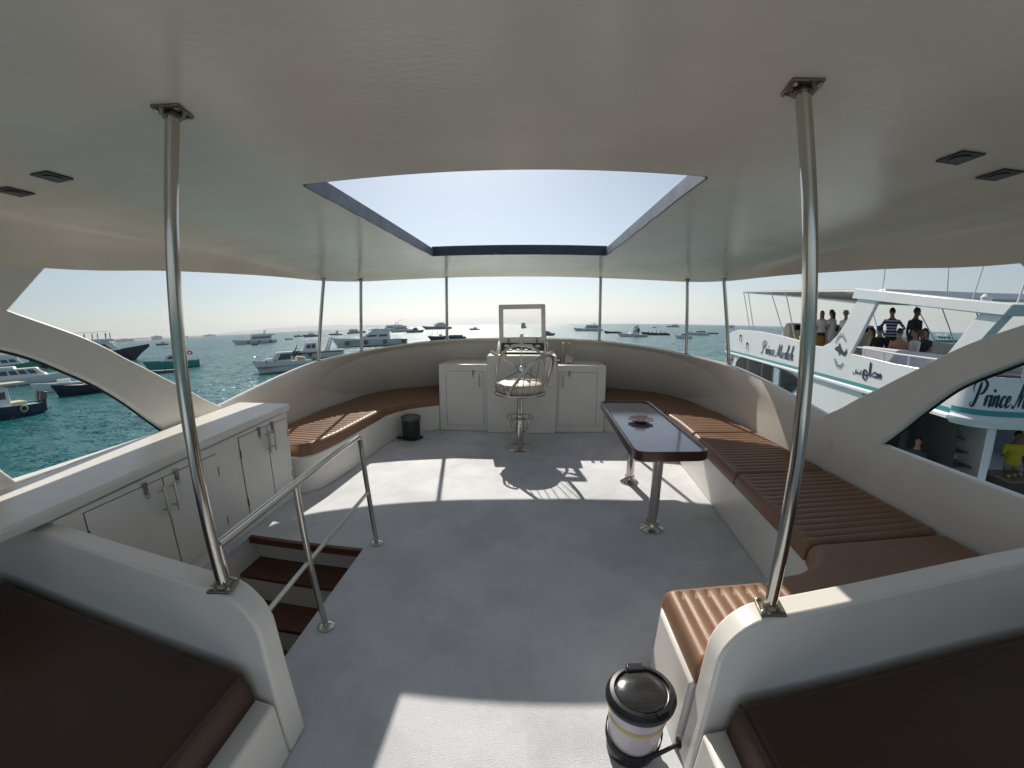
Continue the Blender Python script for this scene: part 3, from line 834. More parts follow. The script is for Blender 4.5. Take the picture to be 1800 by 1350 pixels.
# ------------------------------------------------------------------ helm stool
sc = thing('bar_stool', (0, 4.55, 0), 'steel bar stool with round cream seat and rod back at the helm', 'stool')
MB().lathe([(0.172, 0.0), (0.172, 0.006), (0.16, 0.014), (0.07, 0.022), (0.052, 0.03), (0.05, 0.05)], (0, 4.55, 0.001), 36).build('base_plate', STEEL, sc)
MB().tube([(0, 4.55, 0.03), (0, 4.55, 0.30)], 0.046, 20).build('lower_column', STEEL, sc)
MB().tube([(0, 4.55, 0.28), (0, 4.55, 0.66)], 0.037, 20).build('column', STEEL, sc)
ft = MB().torus((0, 4.55, 0.385), 0.155, 0.0095, (0, 0, 1), 36, 8).build('footrest', STEEL, sc)
MB().torus((0, 4.55, 0.36), 0.055, 0.008, (0, 0, 1), 24, 8).build('collar', STEEL, ft)
for k in range(4):
    a = radians(45 + 90 * k)
    MB().tube([(0.155 * cos(a), 4.55 + 0.155 * sin(a), 0.383), (0.135 * cos(a), 4.55 + 0.135 * sin(a), 0.28), (0.09 * cos(a), 4.55 + 0.09 * sin(a), 0.22), (0.047 * cos(a), 4.55 + 0.047 * sin(a), 0.215)], 0.006, 8).build('strut', STEEL, ft)
MB().torus((0, 4.55, 0.672), 0.285, 0.018, (0, 0, 1), 48, 10).build('seat_ring', STEEL, sc)
MB().lathe([(0.10, 0.655), (0.28, 0.664), (0.275, 0.674)], (0, 4.55, 0), 36).build('seat_pan', STEEL, sc)
MB().lathe([(0.235, 0.676), (0.262, 0.69), (0.270, 0.72), (0.268, 0.755), (0.255, 0.785), (0.22, 0.802), (0.12, 0.812), (0.02, 0.814)], (0, 4.55, 0), 40).build('seat', CREAM, sc)
S0 = Vector((0, 4.55, 0.672))
def ringp(deg, z=0.0, r=0.285): return Vector((r * cos(radians(deg)), 4.55 + r * sin(radians(deg)), 0.672 + z))
BA, BB = -112, 14                              # the back spans this part of the ring
hoop = [ringp(BA), ringp(BA, 0.05, 0.29), ringp(-95, 0.17, 0.30), ringp(-78, 0.30, 0.33), ringp(-62, 0.405, 0.36), ringp(-46, 0.455, 0.385), ringp(-32, 0.455, 0.395), ringp(-18, 0.40, 0.385), ringp(-6, 0.29, 0.355), ringp(5, 0.16, 0.32), ringp(BB, 0.05, 0.295), ringp(BB)]
hp = crom(hoop, 60)
bk = MB().tube(hp, 0.018, 10).build('backrest', STEEL, sc)
for k in range(1, 9):
    t = k / 9
    deg = BA + (BB - BA) * t
    MB().tube([ringp(deg), hp[int(6 + t * 47)].lerp(ringp(deg), 0.5) + Vector((0.0, -0.004, 0)), hp[int(6 + t * 47)]], 0.0042, 6).build('rod', STEEL, bk)
for a0, a1 in ((BA - 80, BA - 4), (BB + 4, BB + 62)):
    arm = crom([ringp(a0), ringp(a0 + 5, 0.075, 0.29), ringp((a0 + a1) / 2, 0.125, 0.295), ringp(a1 - 6, 0.10, 0.295), ringp(a1, 0.02)], 28)
    am = MB().tube(arm, 0.0115, 8).build('armrest', STEEL, sc)
    for k in range(1, 6):
        MB().tube([ringp(a0 + (a1 - a0) * k / 6), arm[int(3 + 22 * k / 6)]], 0.0038, 6).build('rod', STEEL, am)

# ------------------------------------------------------------------ table and ashtray
tt = thing('table', (1.05, 3.1, 0), 'low glossy purple-brown table with dark wooden rim on two steel legs', 'table')
TOPM = M('table_laminate', (0.20, 0.15, 0.18), 0.13, var=0.25, vscale=2.2, rvar=0.08, rscale=5, coat=0.5, dirt=((0.30, 0.27, 0.29), 2.6, 0.55, 0.85))
def tout(d):
    c = [(0.775, 2.30), (1.285, 2.30), (1.325, 3.93), (0.815, 3.93)]
    pts = []
    R = 0.10 + d
    for i, (x, y) in enumerate(c):
        cx = x + (0.10 if i in (0, 3) else -0.10); cy = y + (0.10 if i < 2 else -0.10)
        a0 = (180, 270, 0, 90)[i]
        for k in range(7):
            a = radians(a0 + 90 * k / 6); pts.append((cx + R * cos(a), cy + R * sin(a)))
    return pts
o0, i0 = tout(0.0), tout(-0.022)
MB().prism(i0, 0.668, 0.7).build('tabletop', TOPM, tt)
rg = [[(x, y, 0.655) for x, y in i0], [(x, y, 0.655) for x, y in o0], [(x, y, 0.712) for x, y in o0], [(x, y, 0.716) for x, y in tout(-0.010)], [(x, y, 0.712) for x, y in i0]]
MB().loft(rg, cap0=False, cap1=False, cyc=True).build('wooden_rim', DARKWOOD, tt, smooth=40)
for (x, y) in ((1.045, 2.64), (1.08, 3.53)):
    lg = MB().tube([(x, y, 0.015), (x, y, 0.66)], 0.037, 22).build('leg', STEEL, tt)
    MB().lathe([(0.088, 0.001), (0.088, 0.006), (0.080, 0.014), (0.058, 0.026), (0.048, 0.045), (0.045, 0.07), (0.0375, 0.072)], (x, y, 0), 30).build('flange', STEEL, lg)
    MB().lathe([(0.07, 0.645), (0.07, 0.654), (0.04, 0.6545)], (x, y, 0), 24).build('top_plate', STEEL_D, lg)
ash = thing('ashtray', (1.03, 3.12, 0.7005), 'red glass ashtray with a scalloped edge on the table', 'ashtray')
rings = []
for r, z in ((0.045, 0.0), (0.05, 0.004), (0.075, 0.015), (0.10, 0.022), (0.102, 0.026), (0.075, 0.021), (0.05, 0.012), (0.02, 0.009)):
    rings.append([(1.03 + r * (1 + (0.07 * cos(10 * 2 * pi * k / 60) if r > 0.06 else 0)) * cos(2 * pi * k / 60), 3.12 + r * (1 + (0.07 * cos(10 * 2 * pi * k / 60) if r > 0.06 else 0)) * sin(2 * pi * k / 60), 0.701 + z) for k in range(60)])
MB().loft(rings).build('dish', REDGLASS, ash)
gl = thing('glass_cup', (1.03, 3.12, 0.711), 'small clear glass cup standing in the red ashtray', 'cup')
MB().lathe([(0.034, 0.001), (0.042, 0.045), (0.046, 0.05), (0.043, 0.05), (0.032, 0.008), (0.01, 0.006)], (1.03, 3.12, 0.711), 24).build('bowl', CLEARGLASS, gl)
MB().torus((1.03, 3.12, 0.761), 0.0445, 0.0028, (0, 0, 1), 24, 6).build('lip', CLEARGLASS, gl)

# ------------------------------------------------------------------ bins
pb = thing('pedal_bin', (-1.545, 4.95, 0), 'small black pedal bin in the hollow of the curved bench', 'bin')
bx_, by_ = -1.40, 4.80
MB().lathe([(0.10, 0.0), (0.115, 0.01), (0.118, 0.03), (0.112, 0.035), (0.118, 0.26)], (bx_, by_, 0.001), 28).build('body', BLACKP, pb)
MB().lathe([(0.128, 0.262), (0.132, 0.275), (0.128, 0.295), (0.10, 0.312), (0.05, 0.32), (0.01, 0.322)], (bx_, by_, 0.001), 28).build('lid', M('grey_lid', (0.10, 0.10, 0.105), 0.3), pb)
MB().box(bx_ - 0.165, bx_ - 0.10, by_ - 0.10, by_ - 0.05, 0.02, 0.045).build('pedal', BLACKP, pb, bevel=0.004)
MB().box(bx_ + 0.09, bx_ + 0.135, by_ + 0.0, by_ + 0.06, 0.001, 0.03).build('foot', BLACKP, pb, bevel=0.004)

wb = thing('waste_bin', (0.525, 0.99, 0), 'pale waste bin with glossy black flip lid strapped beside the short bench', 'bin')
bx_, by_ = 0.53, 0.985
MB().lathe([(0.082, 0.0), (0.088, 0.004), (0.105, 0.268), (0.112, 0.272), (0.113, 0.28)], (bx_, by_, 0.001), 40).build('body', BINBODY, wb)
MB().lathe([(0.0885, 0.0005), (0.0905, 0.002), (0.0935, 0.045), (0.092, 0.05)], (bx_, by_, 0.001), 40).build('base_ring', BLACKP, wb)
MB().lathe([(0.1005, 0.185), (0.1015, 0.19), (0.1025, 0.203), (0.1018, 0.207)], (bx_, by_, 0.001), 40).build('tape', TAPE, wb)
ld = MB().lathe([(0.114, 0.266), (0.120, 0.270), (0.121, 0.283), (0.115, 0.292), (0.104, 0.296), (0.094, 0.299), (0.088, 0.296)], (bx_, by_, 0.001), 48).build('lid_ring', BLACKP, wb)
GLOSSB = M('scuffed_black_lid', (0.03, 0.03, 0.032), 0.16, var=0.3, vscale=5, stretch=(2, 14, 1), rvar=0.12, rscale=4)
MB().lathe([(0.0875, 0.290), (0.087, 0.300), (0.080, 0.303), (0.05, 0.3095), (0.02, 0.3115), (0.004, 0.312)], (bx_, by_, 0.001), 44).build('flap', GLOSSB, wb)
# crescent collars round the flap
for a0, a1 in ((115, 262), (285, 445)):
    rings = []
    for k in range(25):
        a = radians(a0 + (a1 - a0) * k / 24)
        rings.append([(bx_ + r * cos(a), by_ + r * sin(a), z) for r, z in ((0.091, 0.299), (0.095, 0.309), (0.108, 0.307), (0.117, 0.295), (0.10, 0.296))])
    MB().loft(rings).build('collar', BLACKP, ld)
MB().box(bx_ - 0.035, bx_ + 0.025, by_ + 0.080, by_ + 0.115, 0.2995, 0.313).rot(Matrix.Identity(4)).build('flap_tab', BLACKP, ld, bevel=0.005)
# strap round the lower body, fastened to the bench
srings = []
for k in range(33):
    a = radians(60 - 300 * k / 32)
    r = 0.0985
    zc = 0.095 + 0.03 * sin(a)
    srings.append([(bx_ + (r + e) * cos(a), by_ + (r + e) * sin(a), zc + dz) for e, dz in ((0.0, -0.014), (0.004, -0.014), (0.004, 0.014), (0.0, 0.014))])
sp = MB().loft(srings).build('strap', RUBBER, wb)
MB().hexa([(bx_ + 0.02, by_ - 0.103, 0.052), (0.672, by_ - 0.065, 0.075), (0.672, by_ - 0.059, 0.075), (bx_ + 0.02, by_ - 0.097, 0.052), (bx_ + 0.02, by_ - 0.103, 0.082), (0.672, by_ - 0.065, 0.097), (0.672, by_ - 0.059, 0.097), (bx_ + 0.02, by_ - 0.097, 0.082)]).build('strap_tail', RUBBER, sp)
MB().lathe([(0.02, 0), (0.02, 0.008), (0.01, 0.012)], (0.684, by_ - 0.055, 0.088), 12, (-1, 0, 0)).build('strap_clip', RUBBER, sp)

# ------------------------------------------------------------------ ceiling lights
DLM = M('dark_fitting', (0.05, 0.05, 0.045), 0.45, 0.2)
for i, (x, y, lab) in enumerate(((-1.66, 1.09, 'square dark recessed downlight of the stairwell side, nearer the pole'), (-1.99, 1.145, 'square dark recessed downlight of the stairwell side, nearer the side arch'),
                                 (1.575, 1.13, 'square dark recessed downlight on the bench side, nearer the pole'), (1.86, 1.21, 'square dark recessed downlight on the bench side, nearer the side arch'))):
    z = ceil_z(y)
    dl = thing('ceiling_downlight', (x, y, z), lab, 'ceiling light', 'square recessed downlights')
    sq = [(x + 0.067 * cos(radians(45 + 90 * k + 0)), y + 0.067 * sin(radians(45 + 90 * k))) for k in range(4)]
    MB().prism(sq, z - 0.007, z - 0.001).build('frame', DLM, dl, bevel=0.002)
    MB().lathe([(0.031, z - 0.0102), (0.031, z - 0.0075), (0.020, z - 0.0072)], (x, y, 0), 24).build('bezel', BLACKP, dl)
    MB().lathe([(0.0195, z - 0.009), (0.012, z - 0.0095), (0.002, z - 0.0096)], (x, y, 0), 16).build('lamp_lens', RUBBER, dl)

# ------------------------------------------------------------------ lettering: pen strokes on a plane
GLYPH = {
 'P': (1.5, [[(0.58, 2.1), (0.52, 1.3), (0.42, 0.4), (0.22, -0.1), (-0.05, -0.05), (-0.1, 0.2), (0.05, 0.28)], [(0.05, 1.15), (-0.18, 1.45), (-0.05, 1.95), (0.4, 2.25), (0.95, 2.2), (1.28, 1.85), (1.15, 1.3), (0.82, 1.02), (0.52, 1.1)]]),
 'r': (0.62, [[(-0.05, 0.5), (0.15, 0.95), (0.16, 0.5), (0.1, 0.0)], [(0.14, 0.55), (0.34, 0.92), (0.55, 0.93), (0.6, 0.78)]]),
 'i': (0.46, [[(-0.05, 0.5), (0.12, 0.97), (0.08, 0.3), (0.18, 0.0), (0.42, 0.4)], [(0.2, 1.32), (0.24, 1.45), (0.3, 1.36), (0.22, 1.3)]]),
 'n': (0.92, [[(-0.05, 0.5), (0.1, 0.97), (0.08, 0.5), (0.04, 0.0)], [(0.06, 0.45), (0.3, 0.93), (0.52, 0.9), (0.5, 0.25), (0.62, 0.0), (0.86, 0.4)]]),
 'c': (0.72, [[(0.56, 0.74), (0.44, 0.97), (0.14, 0.8), (0.06, 0.3), (0.28, 0.0), (0.68, 0.35)]]),
 'e': (0.74, [[(0.06, 0.4), (0.44, 0.58), (0.46, 0.9), (0.26, 0.97), (0.06, 0.62), (0.1, 0.15), (0.34, 0.0), (0.7, 0.38)]]),
 'M': (1.75, [[(-0.3, 0.25), (-0.25, 0.0), (-0.02, 0.05), (0.2, 0.8), (0.5, 2.15)], [(0.5, 2.15), (0.52, 1.2), (0.56, 0.05)], [(0.56, 0.05), (0.85, 1.1), (1.2, 2.15)], [(1.2, 2.15), (1.2, 1.0), (1.24, 0.2), (1.4, 0.0), (1.62, 0.35)]]),
 'o': (0.72, [[(0.3, 0.97), (0.06, 0.65), (0.08, 0.15), (0.3, 0.0), (0.54, 0.35), (0.5, 0.8), (0.3, 0.97)], [(0.48, 0.85), (0.72, 0.8)]]),
 's': (0.62, [[(-0.02, 0.35), (0.28, 1.05), (0.4, 0.6), (0.4, 0.2), (0.2, 0.0), (0.02, 0.12)], [(0.3, 0.02), (0.62, 0.38)]]),
 'l': (0.5, [[(-0.02, 0.4), (0.32, 1.5), (0.36, 2.1), (0.22, 2.15), (0.1, 1.3), (0.08, 0.25), (0.2, 0.0), (0.46, 0.38)]]),
 'h': (0.9, [[(-0.02, 0.4), (0.32, 1.5), (0.36, 2.1), (0.22, 2.15), (0.1, 1.3), (0.04, 0.0)], [(0.06, 0.45), (0.3, 0.93), (0.52, 0.88), (0.5, 0.25), (0.62, 0.0), (0.86, 0.35)]]),
 ' ': (0.6, []),
}
def ribbon(mb, pts, wmin, wmax, place, depth):
    c = crom([(x, y, 0) for x, y in pts], max(10, 7 * len(pts)))
    L, R = [], []
    for i, p in enumerate(c):
        t = c[min(i + 1, len(c) - 1)] - c[max(i - 1, 0)]
        t.normalize()
        down = max(0.0, -t.y) if i else 0.0
        w = (wmin + (wmax - wmin) * max(down, 0.25 * abs(t.y))) * min(1.0, 0.5 + 4 * min(i, len(c) - 1 - i) / len(c))
        nrm = Vector((-t.y, t.x, 0))
        L.append(place(p.x + nrm.x * w / 2, p.y + nrm.y * w / 2, depth)); R.append(place(p.x - nrm.x * w / 2, p.y - nrm.y * w / 2, depth))
    mb.loft([L, R], closed=False)
def write(text, place, wmin=0.07, wmax=0.26, slant=0.28):
    """place(u, v, depth) maps text units to a point; returns the mesh and the width"""
    mb = MB(); x = 0.0; d = 0
    for ch in text:
        w, strokes = GLYPH[ch]
        for st_ in strokes:
            ribbon(mb, [(x + a + slant * b_, b_) for a, b_ in st_], wmin, wmax, place, 0.0006 * d)
            d = (d + 1) % 5
        x += w
    return mb
def width_of(text): return sum(GLYPH[c][0] for c in text)

# ------------------------------------------------------------------ people
SKIN = {'tan': M('skin_tan', (0.36, 0.19, 0.12), 0.55), 'brown': M('skin_brown', (0.16, 0.075, 0.045), 0.55), 'light': M('skin_light', (0.50, 0.30, 0.21), 0.55)}
HAIR = M('black_hair', (0.012, 0.010, 0.009), 0.45)
EYE_M = M('eye_dark', (0.01, 0.008, 0.007), 0.2)
CLOTH = {'white': (0.72, 0.71, 0.70), 'black': (0.012, 0.012, 0.014), 'yellow': (0.50, 0.42, 0.03), 'tan': (0.40, 0.27, 0.15), 'blue': (0.02, 0.03, 0.10), 'grey': (0.22, 0.22, 0.22), 'khaki': (0.30, 0.26, 0.17), 'stripe': (0.55, 0.55, 0.56), 'dark': (0.04, 0.04, 0.05), 'mustard': (0.45, 0.22, 0.03)}
def cloth(k): return M('cloth_' + k, CLOTH[k], 0.8, var=0.12, vscale=9, bump=0.25, bscale=40)
def capsule(mb, a, b_, ra, rb, fl=1.0, seg=12):
    a, b_ = Vector(a), Vector(b_)
    t = (b_ - a)
    n = 5
    mb.tube([a - t.normalized() * ra * 0.7, a - t.normalized() * ra * 0.35] + [a.lerp(b_, k / n) for k in range(n + 1)] + [b_ + t.normalized() * rb * 0.35, b_ + t.normalized() * rb * 0.7],
            [ra * 0.55, ra * 0.9] + [ra + (rb - ra) * k / n for k in range(n + 1)] + [rb * 0.9, rb * 0.55], seg)
def person(loc, face, label, group, H=1.72, skin='tan', shirt='white', legs='dark', pose='stand', hair='short', sleeves=0.5, arms='down', lean=0.0, hat=None, root_parent=None):
    """one continuous body facing +y before turning by `face` (radians); feet (or seat) at loc"""
    k = H / 1.72
    mb = MB()
    sit = pose == 'sit'
    hip = 0.10 if sit else 0.92
    def P(x, y, z):   # lean about the hips
        dz = z - hip
        return Vector((x, y + dz * sin(lean) if dz > 0 else y, hip + dz * cos(lean) if dz > 0 else z)) * k
    f = 0.0
    # trunk as a stack of ellipses
    rings = []
    for z, rx, ry, yo in ((-0.06, 0.13, 0.105, 0), (0.0, 0.168, 0.120, 0), (0.10, 0.162, 0.113, 0.005), (0.20, 0.140, 0.100, 0.01), (0.32, 0.155, 0.110, 0.01), (0.42, 0.180, 0.118, 0.0), (0.49, 0.178, 0.104, -0.01), (0.535, 0.10, 0.075, -0.012), (0.57, 0.062, 0.062, -0.005), (0.64, 0.058, 0.060, 0.01)):
        rings.append([P(rx * cos(2 * pi * q / 16), yo + ry * sin(2 * pi * q / 16), hip + z) for q in range(16)])
    mb.loft(rings)
    hc_ = P(0, 0.025, hip + 0.738)
    mb.ball(hc_, 0.076 * k, 0.097 * k, 0.115 * k, 14, 10)
    mb.ball(P(0, 0.06, hip + 0.673), 0.052 * k, 0.058 * k, 0.055 * k)             # jaw
    mb.ball(P(0, 0.127, hip + 0.725), 0.014 * k, 0.018 * k, 0.022 * k)          # nose
    for s in (-1, 1):
        mb.ball(P(s * 0.078, 0.01, hip + 0.728), 0.012 * k, 0.022 * k, 0.030 * k)  # ears
        sh = P(s * 0.180, -0.01, hip + 0.475)
        if arms == 'down': el, wr = P(s * 0.225, -0.02, hip + 0.20), P(s * 0.235, 0.06, hip - 0.04)
        elif arms == 'hips': el, wr = P(s * 0.34, -0.06, hip + 0.26), P(s * 0.19, 0.08, hip + 0.10)
        elif arms == 'lap': el, wr = P(s * 0.235, 0.05, hip + 0.22), P(s * 0.12, 0.27, hip + 0.12)
        elif arms == 'reach': el, wr = P(s * 0.22, 0.12, hip + 0.25), P(s * 0.16, 0.36, hip + 0.22)
        else: el, wr = P(s * 0.225, -0.02, hip + 0.20), (P(s * 0.20, 0.27, hip + 0.28) if s > 0 else P(s * 0.235, 0.06, hip - 0.04))
        capsule(mb, sh, el, 0.050 * k, 0.040 * k)
        capsule(mb, el, wr, 0.040 * k, 0.027 * k)
        d = (wr - el).normalized()
        palm = wr + d * 0.055 * k
        mb.ball(palm, 0.036 * k, 0.03 * k, 0.045 * k)
        side = d.cross(Vector((0, 1, 0.2))).normalized()
        for q in range(4):
            b0 = palm + d * 0.03 * k + side * (q - 1.5) * 0.018 * k
            e1 = b0 + d * (0.045 - 0.006 * abs(q - 1.3)) * k + Vector((0, 0.012, 0)) * k
            capsule(mb, b0, e1, 0.0095 * k, 0.008 * k, seg=6)
        capsule(mb, palm - side * 0.025 * k, palm - side * 0.05 * k + d * 0.03 * k, 0.011 * k, 0.009 * k, seg=6)
        hp_ = P(s * 0.085, 0, hip)
        if sit: kn, an = Vector((s * 0.11, 0.42, 0.10)) * k, Vector((s * 0.11, 0.44, -0.34)) * k
        else: kn, an = Vector((s * 0.095, 0.015, 0.50)) * k, Vector((s * 0.10, -0.02, 0.085)) * k
        capsule(mb, hp_, kn, 0.085 * k, 0.056 * k)
        capsule(mb, kn, an, 0.055 * k, 0.036 * k)
        mb.ball(an + Vector((0, 0.07, -0.045)) * k, 0.042 * k, 0.115 * k, 0.04 * k)
    me = bpy.data.meshes.new('tmp'); me.from_pydata(mb.v, [], mb.f)
    to = bpy.data.objects.new('tmp', me); COL.objects.link(to)
    md = to.modifiers.new('r', 'REMESH'); md.mode = 'VOXEL'; md.voxel_size = 0.017
    ms = to.modifiers.new('s', 'SMOOTH'); ms.factor = 0.5; ms.iterations = 2
    dg = bpy.context.evaluated_depsgraph_get()
    ev = bpy.data.meshes.new_from_object(to.evaluated_get(dg))
    bpy.data.objects.remove(to); bpy.data.meshes.remove(me)
    ev.name = 'body'
    ev.materials.clear()
    mats = [SKIN[skin], cloth(shirt) if shirt else SKIN[skin], cloth(legs), cloth('stripe2') if False else cloth('blue')]
    for m_ in mats: ev.materials.append(m_)
    neck = (hip + 0.525) * k; waist = (hip + 0.02) * k
    for p in ev.polygons:
        c = p.center
        p.use_smooth = True
        r = hypot(c.x, c.y - (c.z / k - hip) * 0)
        z = c.z
        arm = abs(c.x) > 0.185 * k and z > (hip - 0.2) * k
        i = 0
        if z > neck: i = 0
        elif z > waist and not arm: i = 1 if shirt else 0
        elif arm and z > (hip + 0.475 - 0.30 * sleeves) * k: i = 1 if shirt else 0
        elif arm and not sit: i = 0
        elif z <= waist:
            i = 2
            if (not sit and z < 0.10 * k) or (sit and z < -0.30 * k): i = 3
        if sit and arm and c.y > 0.15 * k and z > 0.16 * k: i = 0
        if shirt == 'stripe' and i == 1 and int((z + 10) / 0.045) % 2 == 0: i = 3
        p.material_index = i
    t = bpy.data.objects.new('person', None); COL.objects.link(t)
    t.location = loc; t.rotation_euler = (0, 0, face)
    tag(t, label, 'person', group)
    body = bpy.data.objects.new('body', ev); COL.objects.link(body); body.parent = t
    # eyes
    for s in (-1, 1): MB().ball(P(s * 0.03, 0.115, hip + 0.748), 0.011 * k, 0.008 * k, 0.008 * k, 8, 5).build('eye', EYE_M, t, local=True)
    # hair: a cap, and a fall of hair where it is long
    if hair != 'none':
        m_ = MB()
        rings = []
        for a, sc_ in ((-8, 1.05), (10, 1.09), (30, 1.10), (52, 1.10), (72, 1.09), (88, 1.08)):
            ring = []
            for q in range(18):
                an = 2 * pi * q / 18
                ff = max(0.0, sin(an))                     # keep the face free
                aa = radians(a + (40 if a < 40 else 12) * ff * (1 - a / 90))
                wob = 1 + 0.02 * sin(5 * an + a)
                ring.append(hc_ + Vector((0.079 * cos(aa) * cos(an), 0.100 * cos(aa) * sin(an) - 0.006, 0.118 * sin(aa))) * sc_ * k * wob)
            rings.append(ring)
        m_.loft(rings, cap0=False)
        if hair in ('long', 'tail'):
            wd = 0.085 if hair == 'long' else 0.035
            L_ = 0.36 if hair == 'long' else 0.30
            rr = []
            for q in range(7):
                t_ = q / 6
                c_ = hc_ + Vector((0.01 * sin(4 * t_), -0.085 - 0.02 * t_, 0.03 - L_ * t_)) * k
                w_ = wd * (1 - 0.45 * t_ ** 2)
                rr.append([c_ + Vector((w_ * cos(2 * pi * j / 10), (0.045 if hair == 'long' else 0.03) * (1 - 0.4 * t_) * sin(2 * pi * j / 10), 0)) * k for j in range(10)])
            m_.loft(rr)
        m_.build('hair', HAIR, t, local=True)
    if hat:
        col, brim = hat
        m_ = MB()
        c_ = P(0, 0.02, 0); prof = [(0.088, 0.80), (0.092, 0.83), (0.088, 0.87), (0.07, 0.895), (0.03, 0.905), (0.005, 0.907)]
        if brim: prof = [(0.15, 0.785), (0.15, 0.79), (0.095, 0.815)] + prof[1:]
        m_.lathe([(r * k, (hip + z - 0.027) * k) for r, z in prof], (c_.x, hc_.y - 0.005 if False else hc_.y, 0), 20)
        if not brim: m_.ball((hc_.x, hc_.y + 0.10 * k, (hip + 0.773) * k), 0.07 * k, 0.07 * k, 0.012 * k)
        m_.build('hat', M('hat_' + str(col), col, 0.8), t, local=True)
    return t

# ------------------------------------------------------------------ the neighbouring yacht
NY = thing('motor_yacht', (7.88, 5.34, WATER_Z), 'large white flybridge yacht moored alongside, its cursive name lettered on the side', 'yacht', 'boats at anchor', ship=False, rotz=-atan2(0.2167, 0.9762))
YW = M('yacht_white', (0.78, 0.79, 0.80), 0.25, var=0.03, vscale=0.8, rvar=0.06, dirt=((0.6, 0.57, 0.5), 1.1, 0.66, 0.95))
YTEAL = M('teal_stripe', (0.06, 0.30, 0.33), 0.4)
YBLUE = M('navy_lettering', (0.012, 0.028, 0.06), 0.5)
YGLASS = M('dark_window', (0.010, 0.016, 0.020), 0.06, spec=0.02)
YPALE = M('pale_window', (0.22, 0.38, 0.45), 0.08, spec=0.7)
YBEIGE = M('beige_canvas', (0.55, 0.50, 0.40), 0.75, var=0.06, vscale=2)
YLILAC = M('pale_grey_seat', (0.50, 0.50, 0.55), 0.6)
YDARK = M('dark_saloon', (0.045, 0.042, 0.04), 0.5, var=0.2, vscale=2)
BW = 6.4
def ybuild(mb, name, mat, parent=NY, **kw): return mb.build(name, mat, parent, local=True, **kw)
# hull
rings = []
for i in range(25):
    t = i / 24; s = -1.2 + 29.2 * t
    hb = (BW / 2) * (1 - max(0, (t - 0.5) / 0.5) ** 2.3) * (0.95 + 0.05 * min(1, t * 8))
    dz = 2.9 + 1.3 * max(0, t - 0.25) ** 1.6
    wl = hb * (0.86 - 0.25 * max(0, t - 0.5))
    c = BW / 2
    rings.append([(c - hb, s, dz), (c - (hb * 0.6 + wl * 0.4), s, dz * 0.45), (c - wl, s, 0.1), (c - wl * 0.7, s, -0.8), (c + wl * 0.7, s, -0.8), (c + wl, s, 0.1), (c + (hb * 0.6 + wl * 0.4), s, dz * 0.45), (c + hb, s, dz)])
hull = MB()
hull.loft(rings, closed=False)
hull.add(rings[0], [tuple(range(8))])
hull.loft([[(r[0][0] + 0.1, r[0][1], min(r[0][2], 2.35) if i < 5 else r[0][2] - 0.5) for i, r in enumerate(rings)], [(r[-1][0] - 0.1, r[-1][1], min(r[-1][2], 2.35) if i < 5 else r[-1][2] - 0.5) for i, r in enumerate(rings)]], closed=False)
ybuild(hull, 'hull', YW, smooth=40)
# main deck house
hs = MB()
plan = [(0.03, 8.5), (0.03, 16.2), (0.5, 17.8), (1.8, 19.2), (BW - 1.8, 19.2), (BW - 0.5, 17.8), (BW - 0.03, 16.2), (BW - 0.03, 8.5)]
hs.loft([[(x, y, 2.3) for x, y in plan], [(x, y, 4.5) for x, y in plan]])
hs.box(0.03, 2.4, 3.6, 8.49, 2.3, 4.5)
ybuild(hs, 'deck_house', YW, smooth=30)
# the long side window, pane by pane
def wtop(s):
    P_ = [(7.45, 4.22), (8.0, 4.33), (9.4, 4.43), (12, 4.48), (14.1, 4.46), (15.0, 4.36), (15.5, 4.15), (15.8, 3.8)]
    for (a, za), (b_, zb) in zip(P_, P_[1:]):
        if a <= s <= b_: return za + (zb - za) * (s - a) / (b_ - a)
    return P_[0][1] if s < 7.45 else 3.8
def wbot(s):
    P_ = [(7.45, 4.2), (7.7, 3.95), (8.3, 3.66), (9.2, 3.4), (10.5, 3.25), (14.5, 3.2), (15.3, 3.35), (15.8, 3.75)]
    for (a, za), (b_, zb) in zip(P_, P_[1:]):
        if a <= s <= b_: return za + (zb - za) * (s - a) / (b_ - a)
    return P_[0][1] if s < 7.45 else 3.75
ss_ = [7.45 + (15.8 - 7.45) * k / 40 for k in range(41)]
m_ = MB().loft([[(-0.004, s, wtop(s) + 0.05) for s in ss_], [(-0.004, s, wbot(s) - 0.05) for s in ss_]], closed=False)
wf = ybuild(m_, 'window_frame', M('window_gasket', (0.015, 0.016, 0.018), 0.5), smooth=0)
for a, b_, mat_ in ((7.5, 9.15, YGLASS), (9.35, 9.95, YPALE), (10.2, 11.3, YGLASS), (11.55, 13.3, YGLASS), (13.75, 14.6, YGLASS), (14.7, 15.75, YGLASS)):
    sv = [a + (b_ - a) * k / 10 for k in range(11)]
    ybuild(MB().loft([[(-0.010, s, wtop(s)) for s in sv], [(-0.010, s, wbot(s) + (0.12 if mat_ is YPALE else 0)) for s in sv]], closed=False), 'pane', mat_, wf, smooth=0)
